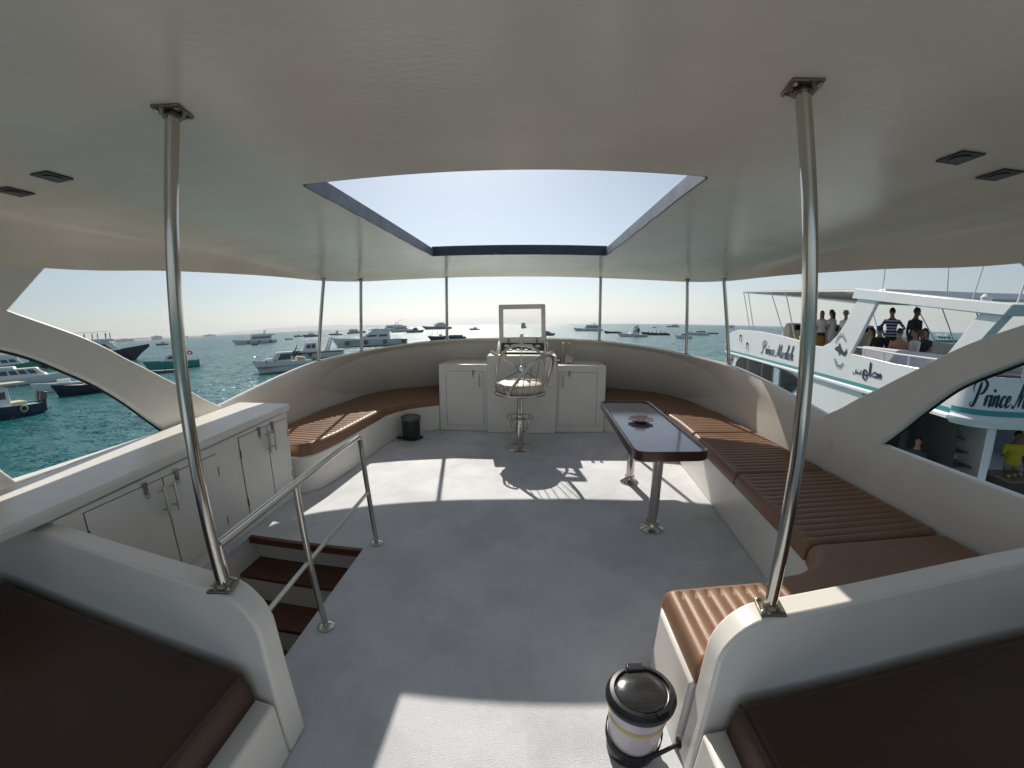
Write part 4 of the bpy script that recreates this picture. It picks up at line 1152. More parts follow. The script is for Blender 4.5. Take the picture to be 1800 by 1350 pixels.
# flybridge side panels
FS = [(17.9, 4.5), (17.9, 5.46), (16.6, 5.74), (15.2, 5.86), (12.0, 5.84), (9.5, 5.73), (7.5, 5.60), (6.4, 5.50), (5.95, 5.52), (5.5, 5.66), (5.1, 5.90), (4.75, 6.20), (4.4, 6.58), (4.1, 6.92), (3.15, 6.92), (3.45, 6.52), (4.32, 5.42), (2.44, 5.34), (0.55, 5.32), (0.55, 4.5)]
for x0 in (0.0, BW - 0.09):
    m_ = MB().loft([[(x0, s, z) for s, z in FS], [(x0 + 0.09, s, z) for s, z in FS]])
    pn = ybuild(m_, 'flybridge_side', YW, bevel=0.015, smooth=30)
front = crom([(0.045, 17.9, 0), (0.5, 18.9, 0), (1.6, 19.7, 0), (3.2, 20.0, 0), (4.8, 19.7, 0), (BW - 0.5, 18.9, 0), (BW - 0.045, 17.9, 0)], 30)
ybuild(MB().loft([[(p.x, p.y + 0.25, 4.5) for p in front], [(p.x, p.y + 0.3, 4.6) for p in front], [(p.x, p.y, 5.46) for p in front], [(p.x, p.y - 0.08, 5.46) for p in front], [(p.x, p.y - 0.06, 4.9) for p in front]], closed=False), 'flybridge_front', YW, smooth=40)
ybuild(MB().tube([(p.x, p.y, 5.75) for p in front], 0.018, 8), 'front_rail', STEEL)
# stern overhang with rounded corners
st_path = crom([(0.0, 0.58, 0), (0.015, 0.42, 0), (0.12, 0.22, 0), (0.40, 0.08, 0), (0.9, 0.02, 0), (3.2, -0.06, 0), (BW - 0.9, 0.02, 0), (BW - 0.40, 0.08, 0), (BW - 0.12, 0.22, 0), (BW - 0.015, 0.42, 0), (BW, 0.58, 0)], 70)
so = outw([Vector((p.x, p.y, 0)) for p in st_path], 0.0)
def off(path, d, z):
    return [Vector((p.x, p.y, z)) for p in outw(path, d)]
ybuild(MB().loft([off(so, -0.3, 4.42), off(so, 0.0, 4.44), off(so, 0.05, 4.50), off(so, 0.05, 4.58), off(so, 0.0, 4.62), off(so, 0.0, 5.30), off(so, -0.02, 5.345), off(so, -0.08, 5.345), off(so, -0.1, 4.95)], closed=False), 'stern_fascia', YW, smooth=40)
ybuild(MB().loft([off(so, 0.004, 4.66), off(so, 0.004, 4.76)], closed=False), 'stern_stripe', YTEAL)
ybuild(MB().loft([[(-0.006, 17.9, 4.555), (-0.006, 0.6, 4.61)], [(-0.006, 17.9, 4.665), (-0.006, 0.6, 4.70)]], closed=False), 'side_stripe', YTEAL, smooth=0)
ybuild(MB().loft([[(-0.05, 17.9, 4.47), (-0.05, 0.6, 4.50)], [(-0.05, 17.9, 4.53), (-0.05, 0.6, 4.56)], [(0.0, 17.9, 4.56), (0.0, 0.6, 4.60)], [(0.02, 17.9, 4.45), (0.02, 0.6, 4.48)]], closed=False), 'rub_rail', YW, smooth=30)
ybuild(MB().box(0.1, BW - 0.1, 0.35, 18.6, 4.46, 4.95), 'flybridge_floor', YLILAC)
# arch beams, rear struts
for x in (0.0, BW - 0.3):
    ybuild(MB().hexa([(x - 0.05, 4.35, 6.90), (x + 0.3, 4.35, 6.90), (x + 0.3, -0.30, 6.38), (x - 0.05, -0.30, 6.38), (x - 0.05, 4.2, 7.16), (x + 0.3, 4.2, 7.16), (x + 0.3, -0.45, 6.56), (x - 0.05, -0.45, 6.56)]), 'arch_beam', YW, bevel=0.02)
    ybuild(MB().hexa([(x + 0.02, 0.75, 5.30), (x + 0.2, 0.75, 5.30), (x + 0.2, 1.2, 5.30), (x + 0.02, 1.2, 5.30), (x + 0.02, -0.25, 6.42), (x + 0.2, -0.25, 6.42), (x + 0.2, 0.22, 6.47), (x + 0.02, 0.22, 6.47)]), 'rear_strut', YW, bevel=0.015)
ybuild(MB().box(0.3, BW - 0.3, 3.4, 4.2, 6.94, 7.10), 'arch_crossbeam', YW, bevel=0.02)
ybuild(MB().box(0.3, BW - 0.3, -0.40, 0.0, 6.40, 6.54), 'arch_crossbeam', YW, bevel=0.02)
# awning forward of the arch
def az_(s): return 7.10 + (s - 4.2) * 0.068
ybuild(MB().hexa([(0.05, 4.2, az_(4.2)), (BW - 0.05, 4.2, az_(4.2) - 0.3), (BW - 0.05, 14.9, az_(14.9) - 0.45), (0.05, 14.9, az_(14.9)), (0.05, 4.2, az_(4.2) + 0.03), (BW - 0.05, 4.2, az_(4.2) - 0.27), (BW - 0.05, 14.9, az_(14.9) - 0.42), (0.05, 14.9, az_(14.9) + 0.03)]), 'awning', YBEIGE)
for k in range(9):
    s = 4.8 + k * 1.24
    ybuild(MB().tube([(0.05, s, az_(s) - 0.04), (BW - 0.05, s, az_(s) - 0.38)], 0.03, 8), 'awning_batten', YW)
for x in (0.06, BW - 0.06):
    ybuild(MB().tube([(x, 4.2, az_(4.2) - 0.02), (x, 14.95, az_(14.95) - 0.02)], 0.03, 8), 'awning_rail', YW)
for x in (0.05, BW - 0.05):
    for s0, s1 in ((13.6, 14.85), (13.0, 14.1), (9.2, 10.9), (8.2, 9.3), (6.9, 7.6)):
        z0 = 5.6 + (s0 - 7.5) * 0.04
        ybuild(MB().tube([(x, s0, z0), (x, s1, az_(s1))], 0.022, 8), 'awning_pole', YW)
for s0, s1 in ((2.6, 3.3), (1.7, 2.3), (0.9, 1.5)):
    ybuild(MB().tube([(BW - 0.1, s0, 5.3), (BW - 0.2, s1, 6.75)], 0.02, 8), 'awning_pole', YW)
# helm screen on the flybridge
hb_ = ybuild(MB().hexa([(1.2, 11.4, 4.95), (BW - 1.2, 11.4, 4.95), (BW - 1.2, 13.2, 4.95), (1.2, 13.2, 4.95), (1.2, 11.6, 6.25), (BW - 1.2, 11.6, 6.25), (BW - 1.5, 12.7, 6.25), (1.5, 12.7, 6.25)]), 'helm_screen', YBEIGE, bevel=0.05)
for k in range(4):
    x = 1.45 + k * 0.9
    ybuild(MB().box(x, x + 0.75, 11.54, 11.56, 5.95, 6.17), 'pane', YGLASS, hb_)
ybuild(MB().box(1.9, 3.0, 11.42, 11.45, 5.15, 5.6), 'locker_door', YBEIGE, hb_, bevel=0.01)
# seats and rails aft of the arch leg
ybuild(MB().box(0.55, 0.75, 1.2, 4.7, 4.95, 5.62), 'seat_back', YLILAC, bevel=0.03)
ybuild(MB().box(0.75, 1.35, 1.2, 4.7, 4.95, 5.30), 'seat_bench', YLILAC, bevel=0.03)
rail = [(0.05, 4.28, 5.62), (0.05, 2.4, 5.56), (0.05, 0.7, 5.55), (0.12, 0.35, 5.55), (0.45, 0.06, 5.55), (1.2, -0.02, 5.55), (3.2, -0.05, 5.55), (BW - 1.2, -0.02, 5.55), (BW - 0.3, 0.2, 5.55)]
rl = ybuild(MB().tube(rail, 0.022, 8), 'guard_rail', YW)
for (x, s) in ((0.05, 3.75), (0.05, 2.9), (0.05, 2.0), (0.05, 1.1), (0.25, 0.22), (0.75, 0.02), (1.5, -0.03), (2.3, -0.045), (3.2, -0.05), (4.1, -0.045), (5.0, -0.02)):
    ybuild(MB().tube([(x, s, 5.30), (x, s, 5.55)], 0.018, 8), 'stanchion', YW, rl)
ybuild(MB().box(0.5, BW - 0.5, 0.25, 0.75, 4.95, 5.36), 'stern_seat', YDARK, bevel=0.03)
# lower after deck
ybuild(MB().box(0.1, BW - 0.1, -1.1, 8.6, 2.25, 2.33), 'after_deck', M('teak_grey', (0.12, 0.115, 0.11), 0.7, var=0.2, vscale=3, stretch=(8, 1, 1)))
bh = ybuild(MB().box(0.1, 2.42, 3.5, 3.58, 2.33, 4.42), 'saloon_bulkhead', M('grey_bulkhead', (0.16, 0.15, 0.145), 0.5, var=0.15, vscale=1.5))
ybuild(MB().box(0.35, 1.15, 3.46, 3.49, 2.35, 4.2), 'saloon_door', YDARK, bh, bevel=0.01)
ybuild(MB().box(2.43, 2.55, 3.3, 3.6, 2.33, 4.42), 'door_post', YDARK, bh)
ld_ = ybuild(MB().box(1.35, 1.42, 1.9, 3.4, 2.33, 4.40), 'ladder_side', YDARK)
for k in range(6):
    z = 2.62 + k * 0.30
    ybuild(MB().box(1.43, 2.25, 2.1 + k * 0.16, 2.45 + k * 0.16, z, z + 0.05), 'step', M('ladder_step', (0.20, 0.19, 0.18), 0.6), ld_)
    ybuild(MB().box(1.43, 2.25, 2.44 + k * 0.16, 2.46 + k * 0.16, z - 0.2, z), 'riser', YW, ld_)
ybuild(MB().box(2.26, 2.32, 1.9, 3.4, 2.33, 4.40), 'ladder_side', YW)
ybuild(MB().hexa([(BW - 0.25, -1.1, 2.33), (BW - 0.12, -1.1, 2.33), (BW - 0.12, 8.5, 2.33), (BW - 0.25, 8.5, 2.33), (BW - 0.25, -1.1, 2.9), (BW - 0.12, -1.1, 2.9), (BW - 0.12, 8.5, 3.45), (BW - 0.25, 8.5, 3.45)]), 'side_bulwark', YLILAC, bevel=0.02)
ybuild(MB().tube([(BW - 0.18, 8.2, 3.42), (BW - 0.18, 8.1, 3.85), (BW - 0.18, 4.4, 3.6), (BW - 0.18, 4.2, 3.5), (BW - 0.18, 4.15, 3.15)], 0.025, 8), 'bulwark_rail', STEEL)
wing = [(-0.2, 4.42), (0.1, 3.2), (0.6, 2.9), (1.1, 3.25), (1.25, 3.8), (1.0, 4.25), (0.55, 4.42)]
ybuild(MB().hexa([(BW - 0.3, -0.9, 2.9), (BW - 0.18, -0.9, 2.9), (BW - 0.18, -0.2, 2.9), (BW - 0.3, -0.2, 2.9), (BW - 0.3, -0.7, 4.42), (BW - 0.18, -0.7, 4.42), (BW - 0.18, 0.5, 4.42), (BW - 0.3, 0.5, 4.42)]), 'overhang_wing', YLILAC, bevel=0.02)
ybuild(MB().hexa([(BW - 0.3, 1.6, 4.42), (BW - 0.18, 1.6, 4.42), (BW - 0.18, 2.0, 4.42), (BW - 0.3, 2.0, 4.42), (BW - 0.3, 1.55, 4.43), (BW - 0.18, 1.55, 4.43), (BW - 0.18, 2.05, 4.43), (BW - 0.3, 2.05, 4.43)]), 'overhang_bracket', YLILAC)
ybuild(MB().tube([(0.55, 0.22, 2.33), (0.55, 0.22, 4.44)], 0.06, 14), 'overhang_pillar', YW)
ybuild(MB().tube([(BW - 0.55, 0.22, 2.33), (BW - 0.55, 0.22, 4.44)], 0.06, 14), 'overhang_pillar', YW)
# antennas, flagstaff
for (x, s, z, dx, ds, dz) in ((0.15, 3.3, 7.1, 0.0, -0.25, 1.5), (1.3, 2.6, 7.0, 0, 0, 1.2), (0.6, 1.1, 6.75, 0.0, -0.55, 1.6), (0.2, -0.2, 6.5, 0.05, -0.3, 1.1)):
    ybuild(MB().tube([(x, s, z - 0.1), (x + dx * 0.5, s + ds * 0.5, z + dz * 0.5), (x + dx, s + ds, z + dz)], [0.016, 0.012, 0.008], 6), 'antenna', YW)
ybuild(MB().lathe([(0.09, 0), (0.10, 0.08), (0.05, 0.14)], (1.0, 1.2, 6.72), 14), 'lamp', YW)
for (s, z) in ((14.9, 5.55), (13.7, 5.2)):
    ybuild(MB().tube([(-0.02, s, z), (-0.05, s, z - 0.03), (-0.05, s + 0.05, z - 0.28)], 0.035, 8), 'fairlead', YW)
    ybuild(MB().lathe([(0.055, 0), (0.06, 0.05), (0.03, 0.06)], (-0.01, s, z), 12, (-1, 0, 0)), 'fairlead_eye', RUBBER)
# names and emblem
TX = 'Prince Mosleh'
wid = width_of(TX)
def on_side(u, v, d):    # runs from the bow aft, as read from outside
    s = 11.62 - u * (11.62 - 8.05) / (wid + 0.3)
    base = 4.90 - (11.62 - s) * 0.012
    return (-0.014 - d, s, base + v * 0.245)
ybuild(write(TX, on_side, 0.10, 0.26), 'name_lettering', YBLUE, smooth=0)
plen = [0.0]
for a, b_ in zip(so, so[1:]): plen.append(plen[-1] + (b_ - a).length)
def on_stern(u, v, d):
    q = 0.34 + u * 0.120
    j = 0
    while j < len(plen) - 2 and plen[j + 1] < q: j += 1
    f = (q - plen[j]) / (plen[j + 1] - plen[j])
    p = so[j].lerp(so[j + 1], f)
    t = (so[j + 1] - so[j]).normalized()
    n = Vector((t.y, -t.x, 0))
    return tuple(Vector((p.x, p.y, 4.83 + v * 0.205)) + n * (0.006 + d))
ybuild(write(TX, on_stern, 0.09, 0.36, 0.2), 'stern_lettering', YBLUE, smooth=0)
# the same name in arabic script, partly hidden, and the port of registry in small letters
m_ = MB()
AR = [[(0, 0.1), (0.1, -0.35), (0.45, -0.45), (0.62, -0.1), (0.5, 0.35), (0.2, 0.42), (0.08, 0.1), (0.5, -0.05), (0.9, -0.02)], [(0.9, 0.0), (1.0, 1.25), (0.98, 0.5), (1.05, 0.0), (1.3, 0.0)], [(1.3, 0.0), (1.6, 0.35), (1.95, 0.3), (2.1, 0.05), (1.7, -0.02), (1.4, 0.02)], [(2.0, 0.0), (2.15, 0.3), (2.2, 0.0), (2.45, 0.35), (2.5, -0.1)]]
def on_side_ar(u, v, d): return (-0.014 - d, 3.62 - u * 0.30, 4.95 + v * 0.27)
for i, q in enumerate(AR): ribbon(m_, q, 0.14, 0.26, on_side_ar, 0.0006 * i)
SM = [[(0, 0.2), (0.2, -0.1), (0.5, 0.1)], [(0.5, 0.1), (0.6, 0.7), (0.62, 0)], [(0.62, 0), (0.9, 0.3), (1.1, 0.0)], [(1.1, 0.0), (1.3, 0.35), (1.45, 0.0)], [(1.6, 0.8), (1.65, 0.0)], [(0.8, 0.6), (0.95, 0.62)]]
def on_side_sm(u, v, d): return (-0.014 - d, 4.10 - u * 0.24, 4.92 + v * 0.16)
for i, q in enumerate(SM): ribbon(m_, q, 0.10, 0.18, on_side_sm, 0.0006 * i)
ybuild(m_, 'arabic_lettering', YBLUE, smooth=0)
m_ = MB()
def emb(u, v, d=0.0): return (-0.014 - d, 4.86 - u * 0.36, 5.47 + v * 0.36)
body_ = [(-0.95, 0.05), (-0.7, 0.22), (-0.35, 0.33), (-0.15, 0.62), (-0.02, 0.30), (0.35, 0.05), (0.65, -0.12), (0.95, 0.25), (0.98, -0.12), (0.75, -0.38), (0.4, -0.36), (0.05, -0.22), (-0.2, -0.45), (-0.22, -0.15), (-0.6, -0.08)]
m_.add([emb(a, b_) for a, b_ in body_], [tuple(range(len(body_)))])
for a0, a1, r in ((40, 150, 1.0), (215, 310, 1.0)):
    ribbon(m_, [(r * cos(radians(a0 + (a1 - a0) * k / 8)) * 0.85, r * sin(radians(a0 + (a1 - a0) * k / 8)) * 1.15 - 0.05) for k in range(9)], 0.06, 0.09, emb, 0.001)
    for k in range(9):
        a = radians(a0 + (a1 - a0) * k / 8)
        ribbon(m_, [(1.02 * cos(a) * 0.85, 1.02 * sin(a) * 1.15 - 0.05), (1.14 * cos(a) * 0.85, 1.14 * sin(a) * 1.15 - 0.05), (1.26 * cos(a) * 0.85, 1.26 * sin(a) * 1.15 - 0.05)], 0.05, 0.07, emb, 0.0016)
ybuild(m_, 'dolphin_emblem', YBLUE, smooth=0)

# people and things on that yacht: positions in its own frame
def on_yacht(x, s, z):
    return NY_M @ Vector((x, s, z))
NY_M = Matrix.Translation(NY.location) @ Matrix.Rotation(NY.rotation_euler.z, 4, 'Z')
RZ = NY.rotation_euler.z
G1 = 'people on the flybridge of the neighbouring yacht'
FD = 4.955
person(on_yacht(1.7, 9.55, FD), RZ + 2.6, 'person in a white top with long black hair standing nearest the steel pole', G1, 1.74, 'tan', 'white', 'dark', hair='long', arms='bent')
person(on_yacht(1.7, 8.75, FD), RZ + 0.5, 'person in a white shirt with loose black hair seen from behind under the awning', G1, 1.76, 'tan', 'white', 'white', hair='long')
person(on_yacht(1.7, 7.75, FD), RZ + 2.2, 'person in white wearing a straw-yellow bucket hat by the arch leg', G1, 1.70, 'tan', 'white', 'white', hair='short', hat=((0.33, 0.30, 0.10), True))
person(on_yacht(1.9, 5.45, FD), RZ - 0.3, 'person in a striped grey and white polo shirt, hands on hips', G1, 1.74, 'tan', 'stripe', 'dark', hair='short', arms='hips', sleeves=0.7)
person(on_yacht(1.9, 4.45, FD), RZ - 1.4, 'person in a black t-shirt standing sideways with head bowed', G1, 1.72, 'brown', 'black', 'dark', hair='short', lean=0.06, sleeves=0.8)
person(on_yacht(1.35, 5.55, FD + 0.30), RZ + 1.2, 'seated person with long black hair in a tan top beside the arch leg', G1, 1.60, 'tan', 'tan', 'khaki', pose='sit', hair='long', arms='lap')
person(on_yacht(1.15, 4.85, FD + 0.33), RZ - 0.2, 'seated person in black with a bright blue cap seen from behind', G1, 1.62, 'tan', 'black', 'black', pose='sit', hair='short', arms='lap', hat=((0.02, 0.06, 0.35), False), sleeves=2.2)
person(on_yacht(2.1, 4.25, FD + 0.33), RZ + 1.9, 'seated person with dark hair and dark clothes beside the standing one in black', G1, 1.60, 'tan', 'dark', 'dark', pose='sit', hair='long', arms='lap')
person(on_yacht(1.55, 3.90, FD + 0.30), RZ + 1.5, 'seated person in a white shirt with a dark ponytail', G1, 1.62, 'tan', 'white', 'khaki', pose='sit', hair='tail', arms='lap', sleeves=2.2)
person(on_yacht(1.0, 3.75, FD + 0.28), RZ - 0.5, 'bare-backed person with cropped dark hair sitting by the rail', G1, 1.64, 'tan', None, 'dark', pose='sit', hair='short', arms='lap')
G2 = 'people on the after deck of the neighbouring yacht'
person(on_yacht(2.9, 1.95, 2.335), RZ + 2.75, 'person in a yellow shirt and pale trousers standing under the overhang beside the white pillar', G2, 1.58, 'brown', 'yellow', 'khaki', hair='short', arms='bent', sleeves=0.8)
person(on_yacht(0.95, 2.5, 2.335 + 0.40), RZ + 2.4, 'dark-haired person sitting low in front of the steps', G2, 1.62, 'tan', 'dark', 'dark', pose='sit', hair='short', arms='lap')
p = on_yacht(1.0, 9.1, FD)
ms_ = thing('deck_chair', p, 'mustard yellow tub seat with a white towel behind the pole', 'chair', None, ship=False, rotz=RZ)
m_ = MB(); rings = []
for k in range(15):
    a = radians(-20 + 220 * k / 14)
    h = 0.72 + 0.1 * sin(a)
    rings.append([(0.42 * cos(a), -0.42 * sin(a), 0.1), (0.52 * cos(a), -0.52 * sin(a), 0.1), (0.55 * cos(a), -0.55 * sin(a), h), (0.47 * cos(a), -0.47 * sin(a), h + 0.03), (0.42 * cos(a), -0.42 * sin(a), h - 0.03)])
m_.loft(rings).build('shell', cloth('mustard'), ms_, local=True)
MB().lathe([(0.40, 0.1), (0.42, 0.4), (0.38, 0.46), (0.05, 0.47)], (0, 0, 0), 24).build('seat', cloth('mustard'), ms_, local=True)
MB().box(-0.54, -0.30, -0.48, -0.30, 0.45, 0.80).build('towel', cloth('white'), ms_, local=True, bevel=0.03)
for (x, y) in ((-0.3, -0.3), (0.3, -0.3), (0.3, 0.3), (-0.3, 0.3)):
    MB().tube([(x, y, 0.0), (x * 0.9, y * 0.9, 0.12)], 0.02, 8).build('leg', STEEL, ms_, local=True)
p = on_yacht(2.55, 1.5, 2.33)
tb_ = thing('side_table', p, 'brown wooden table beside the person in yellow', 'table', None, ship=False, rotz=RZ)
TBM = M('worn_brown_wood', (0.17, 0.11, 0.07), 0.6, var=0.2, vscale=4)
MB().box(-0.45, 0.45, -0.35, 0.35, 0.70, 0.75).build('tabletop', TBM, tb_, local=True, bevel=0.01)
MB().box(-0.42, 0.42, -0.32, 0.32, 0.02, 0.70).build('cabinet', YDARK, tb_, local=True)
for q in range(3):
    MB().lathe([(0.05, 0.752), (0.045, 0.80), (0.02, 0.802)], (-0.25 + 0.2 * q, -0.1 + 0.07 * q, 0), 12).build('dish', STEEL_D, tb_, local=True)

# ------------------------------------------------------------------ the boats at anchor
HW_ = M('hull_white', (0.80, 0.80, 0.79), 0.3, var=0.05, vscale=0.6)
HNAVY = M('hull_navy', (0.012, 0.02, 0.045), 0.25)
HBLUE = M('hull_blue', (0.02, 0.035, 0.075), 0.45, var=0.35, vscale=1.5, dirt=((0.35, 0.36, 0.36), 1.8, 0.58, 0.7))
HTEAL = M('hull_turquoise', (0.04, 0.30, 0.29), 0.35)
HGREEN = M('hull_green', (0.04, 0.22, 0.17), 0.4)
HGREY = M('hull_grey', (0.16, 0.17, 0.18), 0.5)
HDARK = M('hull_dark', (0.035, 0.04, 0.045), 0.5)
WIN = M('boat_window', (0.012, 0.016, 0.02), 0.08, spec=0.7)
CANV = M('cream_awning', (0.55, 0.50, 0.36), 0.8)
MOTOR = M('outboard_grey', (0.10, 0.10, 0.11), 0.35)
RED = M('red_plastic', (0.42, 0.03, 0.05), 0.5)
GB = 'boats at anchor'

def hull(root, L, Bm, h0, h1, mat, keel=0.5, flare=0.8, stern=0.9, rake=0.08, boot=True):
    """bow towards +x; h0 freeboard at the stern, h1 at the bow; local origin amidships at the waterline"""
    rings = []; n = 15
    for i in range(n):
        t = i / (n - 1)
        b_ = Bm / 2 * (stern + (1 - stern) * min(1, t * 4)) * (1 - max(0, (t - 0.45) / 0.55) ** 2.2)
        b_ = max(b_, 0.015 * Bm)
        h = h0 + (h1 - h0) * t ** 1.8
        x = L * (t - 0.5); xw = x - rake * L * max(0, t - 0.6) / 0.4 * (1.0)
        wl = b_ * flare
        rings.append([(x, b_, h), (x, b_ * 0.985, h * 0.82), (xw * 0.6 + x * 0.4, b_ * 0.5 + wl * 0.5, h * 0.4), (xw, wl, 0.0), (xw, wl * 0.7, -keel), (xw, -wl * 0.7, -keel), (xw, -wl, 0.0), (xw * 0.6 + x * 0.4, -(b_ * 0.5 + wl * 0.5), h * 0.4), (x, -b_ * 0.985, h * 0.82), (x, -b_, h)])
    m_ = MB().loft(rings, closed=False)
    m_.add(rings[0], [tuple(range(10))])
    o = m_.build('hull', mat, root, local=True, smooth=45)
    inset = [[(r[0][0], r[0][1] * 0.93, r[0][2] - 0.06 * h1) for r in rings], [(r[-1][0], r[-1][1] * 0.93, r[-1][2] - 0.06 * h1) for r in rings]]
    MB().loft(inset, closed=False).build('deck', HW_, root, local=True, smooth=0)
    if boot:
        a = [[(r[3][0], r[3][1] * 1.012 + 0.004, 0.0) for r in rings], [(r[3][0], r[3][1] * 1.02 + 0.004, 0.06 * h1 + 0.03) for r in rings]]
        b2 = [[(p[0], -p[1], p[2]) for p in q] for q in a]
        MB().loft(a, closed=False).loft(b2, closed=False).build('boot_stripe', HDARK, root, local=True, smooth=0)
    return o
def house(root, x0, x1, w, z0, z1, mat=None, front=0.3, back=0.05, name='deck_house', win=4, wz=(0.45, 0.85), taper=0.88, wmat=None):
    """a superstructure block with sloped ends and a row of windows on each side and in front"""
    mat = mat or HW_
    h = z1 - z0
    m_ = MB().hexa([(x0, -w / 2, z0), (x1, -w / 2, z0), (x1, w / 2, z0), (x0, w / 2, z0), (x0 + back * h, -w / 2 * taper, z1), (x1 - front * h, -w / 2 * taper, z1), (x1 - front * h, w / 2 * taper, z1), (x0 + back * h, w / 2 * taper, z1)])
    o = m_.build(name, mat, root, local=True, bevel=min(0.08, 0.06 * h), smooth=30)
    def sp(u, v, s):        # a point on the side
        xa, xb = x0 + back * h * v, x1 - front * h * v
        return (xa + (xb - xa) * u, s * (w / 2 * (1 - (1 - taper) * v) + 0.012 + 0.002 * w), z0 + h * v)
    for k in range(win):
        u0 = 0.10 + 0.82 * k / win; u1 = 0.10 + 0.82 * (k + 0.80) / win
        for s in (-1, 1):
            MB().add([sp(u0, wz[0], s), sp(u1, wz[0], s), sp(u1, wz[1], s), sp(u0, wz[1], s)], [(0, 1, 2, 3)]).build('window', wmat or WIN, o, local=True, smooth=0)
    if win:
        q = []
        for v in wz:
            for s in (-1, 1):
                q.append((x1 - front * h * v + 0.02 + 0.004 * w, s * w / 2 * (1 - (1 - taper) * v) * 0.86, z0 + h * v))
        MB().add([q[0], q[1], q[3], q[2]], [(0, 1, 2, 3)]).build('windscreen', wmat or WIN, o, local=True, smooth=0)
    return o
def canopy(root, x0, x1, w, z0, z1, mat=None, slope=0.0, posts=3, th=0.06, name='canopy'):
    o = MB().hexa([(x0, -w / 2, z1), (x1, -w / 2, z1 + slope), (x1, w / 2, z1 + slope), (x0, w / 2, z1), (x0, -w / 2 * 0.97, z1 + th), (x1, -w / 2 * 0.97, z1 + slope + th), (x1, w / 2 * 0.97, z1 + slope + th), (x0, w / 2 * 0.97, z1 + th)]).build(name, mat or HW_, root, local=True)
    for k in range(posts):
        t = (k + 0.15) / (posts - 0.7) if posts > 1 else 0.5
        x = x0 + (x1 - x0) * min(t, 0.97)
        for s in (-1, 1):
            MB().tube([(x, s * w * 0.46, z0), (x, s * w * 0.46, z1 + slope * t)], max(0.02, 0.006 * w), 6).build('post', HW_, o, local=True)
    return o
def rail(root, L, Bm, h1, z, t0=0.55):
    pts = []
    for k in range(9):
        t = t0 + (0.985 - t0) * k / 8
        b_ = Bm / 2 * (1 - max(0, (t - 0.45) / 0.55) ** 2.2) * 0.93
        pts.append((L * (t - 0.5), b_, z))
    full = pts + [(p[0], -p[1], p[2]) for p in reversed(pts)]
    r = max(0.015, L * 0.0012)
    o = MB().tube(full, r, 5).build('bow_rail', STEEL, root, local=True)
    for p in full[::2]:
        MB().tube([(p[0], p[1], h1 * 0.85), p], r * 0.8, 5).build('stanchion', STEEL, o, local=True)
def mast(root, x, z0, z1, y=0.0, lean=-0.1):
    MB().tube([(x, y, z0), (x + lean * (z1 - z0), y, z1)], [max(0.03, (z1 - z0) * 0.02), max(0.015, (z1 - z0) * 0.008)], 6).build('mast', HW_, root, local=True)
def arch(root, x, w, z0, z1, lean=-0.8, th=0.25):
    for s in (-1, 1):
        MB().hexa([(x, s * w / 2 - 0.05, z0), (x + th * 3, s * w / 2 - 0.05, z0), (x + th * 3, s * w / 2 + 0.05, z0), (x, s * w / 2 + 0.05, z0),
                   (x + lean, s * w / 2 * 0.9 - 0.05, z1), (x + lean + th * 1.3, s * w / 2 * 0.9 - 0.05, z1), (x + lean + th * 1.3, s * w / 2 * 0.9 + 0.05, z1), (x + lean, s * w / 2 * 0.9 + 0.05, z1)]).build('arch_leg', HW_, root, local=True)
    MB().box(x + lean, x + lean + th * 1.3, -w / 2 * 0.92, w / 2 * 0.92, z1, z1 + th * 0.5).build('arch_top', HW_, root, local=True)
def fender(root, x, y, z, r=0.3, mat=None):
    MB().torus((x, y, z), r, r * 0.36, (0, 1, 0), 16, 7).build('tyre_fender', mat or RUBBER, root, local=True)
def outboard(root, x, y, z, k=1.0):
    o = MB().hexa([(x - 0.42 * k, y - 0.14 * k, z + 0.25 * k), (x + 0.02 * k, y - 0.14 * k, z + 0.2 * k), (x + 0.02 * k, y + 0.14 * k, z + 0.2 * k), (x - 0.42 * k, y + 0.14 * k, z + 0.25 * k), (x - 0.5 * k, y - 0.11 * k, z + 0.72 * k), (x - 0.12 * k, y - 0.11 * k, z + 0.85 * k), (x - 0.12 * k, y + 0.11 * k, z + 0.85 * k), (x - 0.5 * k, y + 0.11 * k, z + 0.72 * k)]).build('outboard_motor', MOTOR, root, local=True, bevel=0.05 * k)
    MB().hexa([(x - 0.34 * k, y - 0.05 * k, z - 0.6 * k), (x - 0.14 * k, y - 0.05 * k, z - 0.6 * k), (x - 0.14 * k, y + 0.05 * k, z - 0.6 * k), (x - 0.34 * k, y + 0.05 * k, z - 0.6 * k), (x - 0.36 * k, y - 0.07 * k, z + 0.24 * k), (x - 0.06 * k, y - 0.07 * k, z + 0.24 * k), (x - 0.06 * k, y + 0.07 * k, z + 0.24 * k), (x - 0.36 * k, y + 0.07 * k, z + 0.24 * k)]).build('motor_leg', HDARK, o, local=True)
def place(name, x, y, bow, label, turn=0.0, cat='boat'):
    az = atan2(x - 0.14, y)
    ang = (pi - az if bow == 'L' else -az) + radians(turn)
    return thing(name, (x, y, WATER_Z), label, cat, GB, ship=False, rotz=ang)

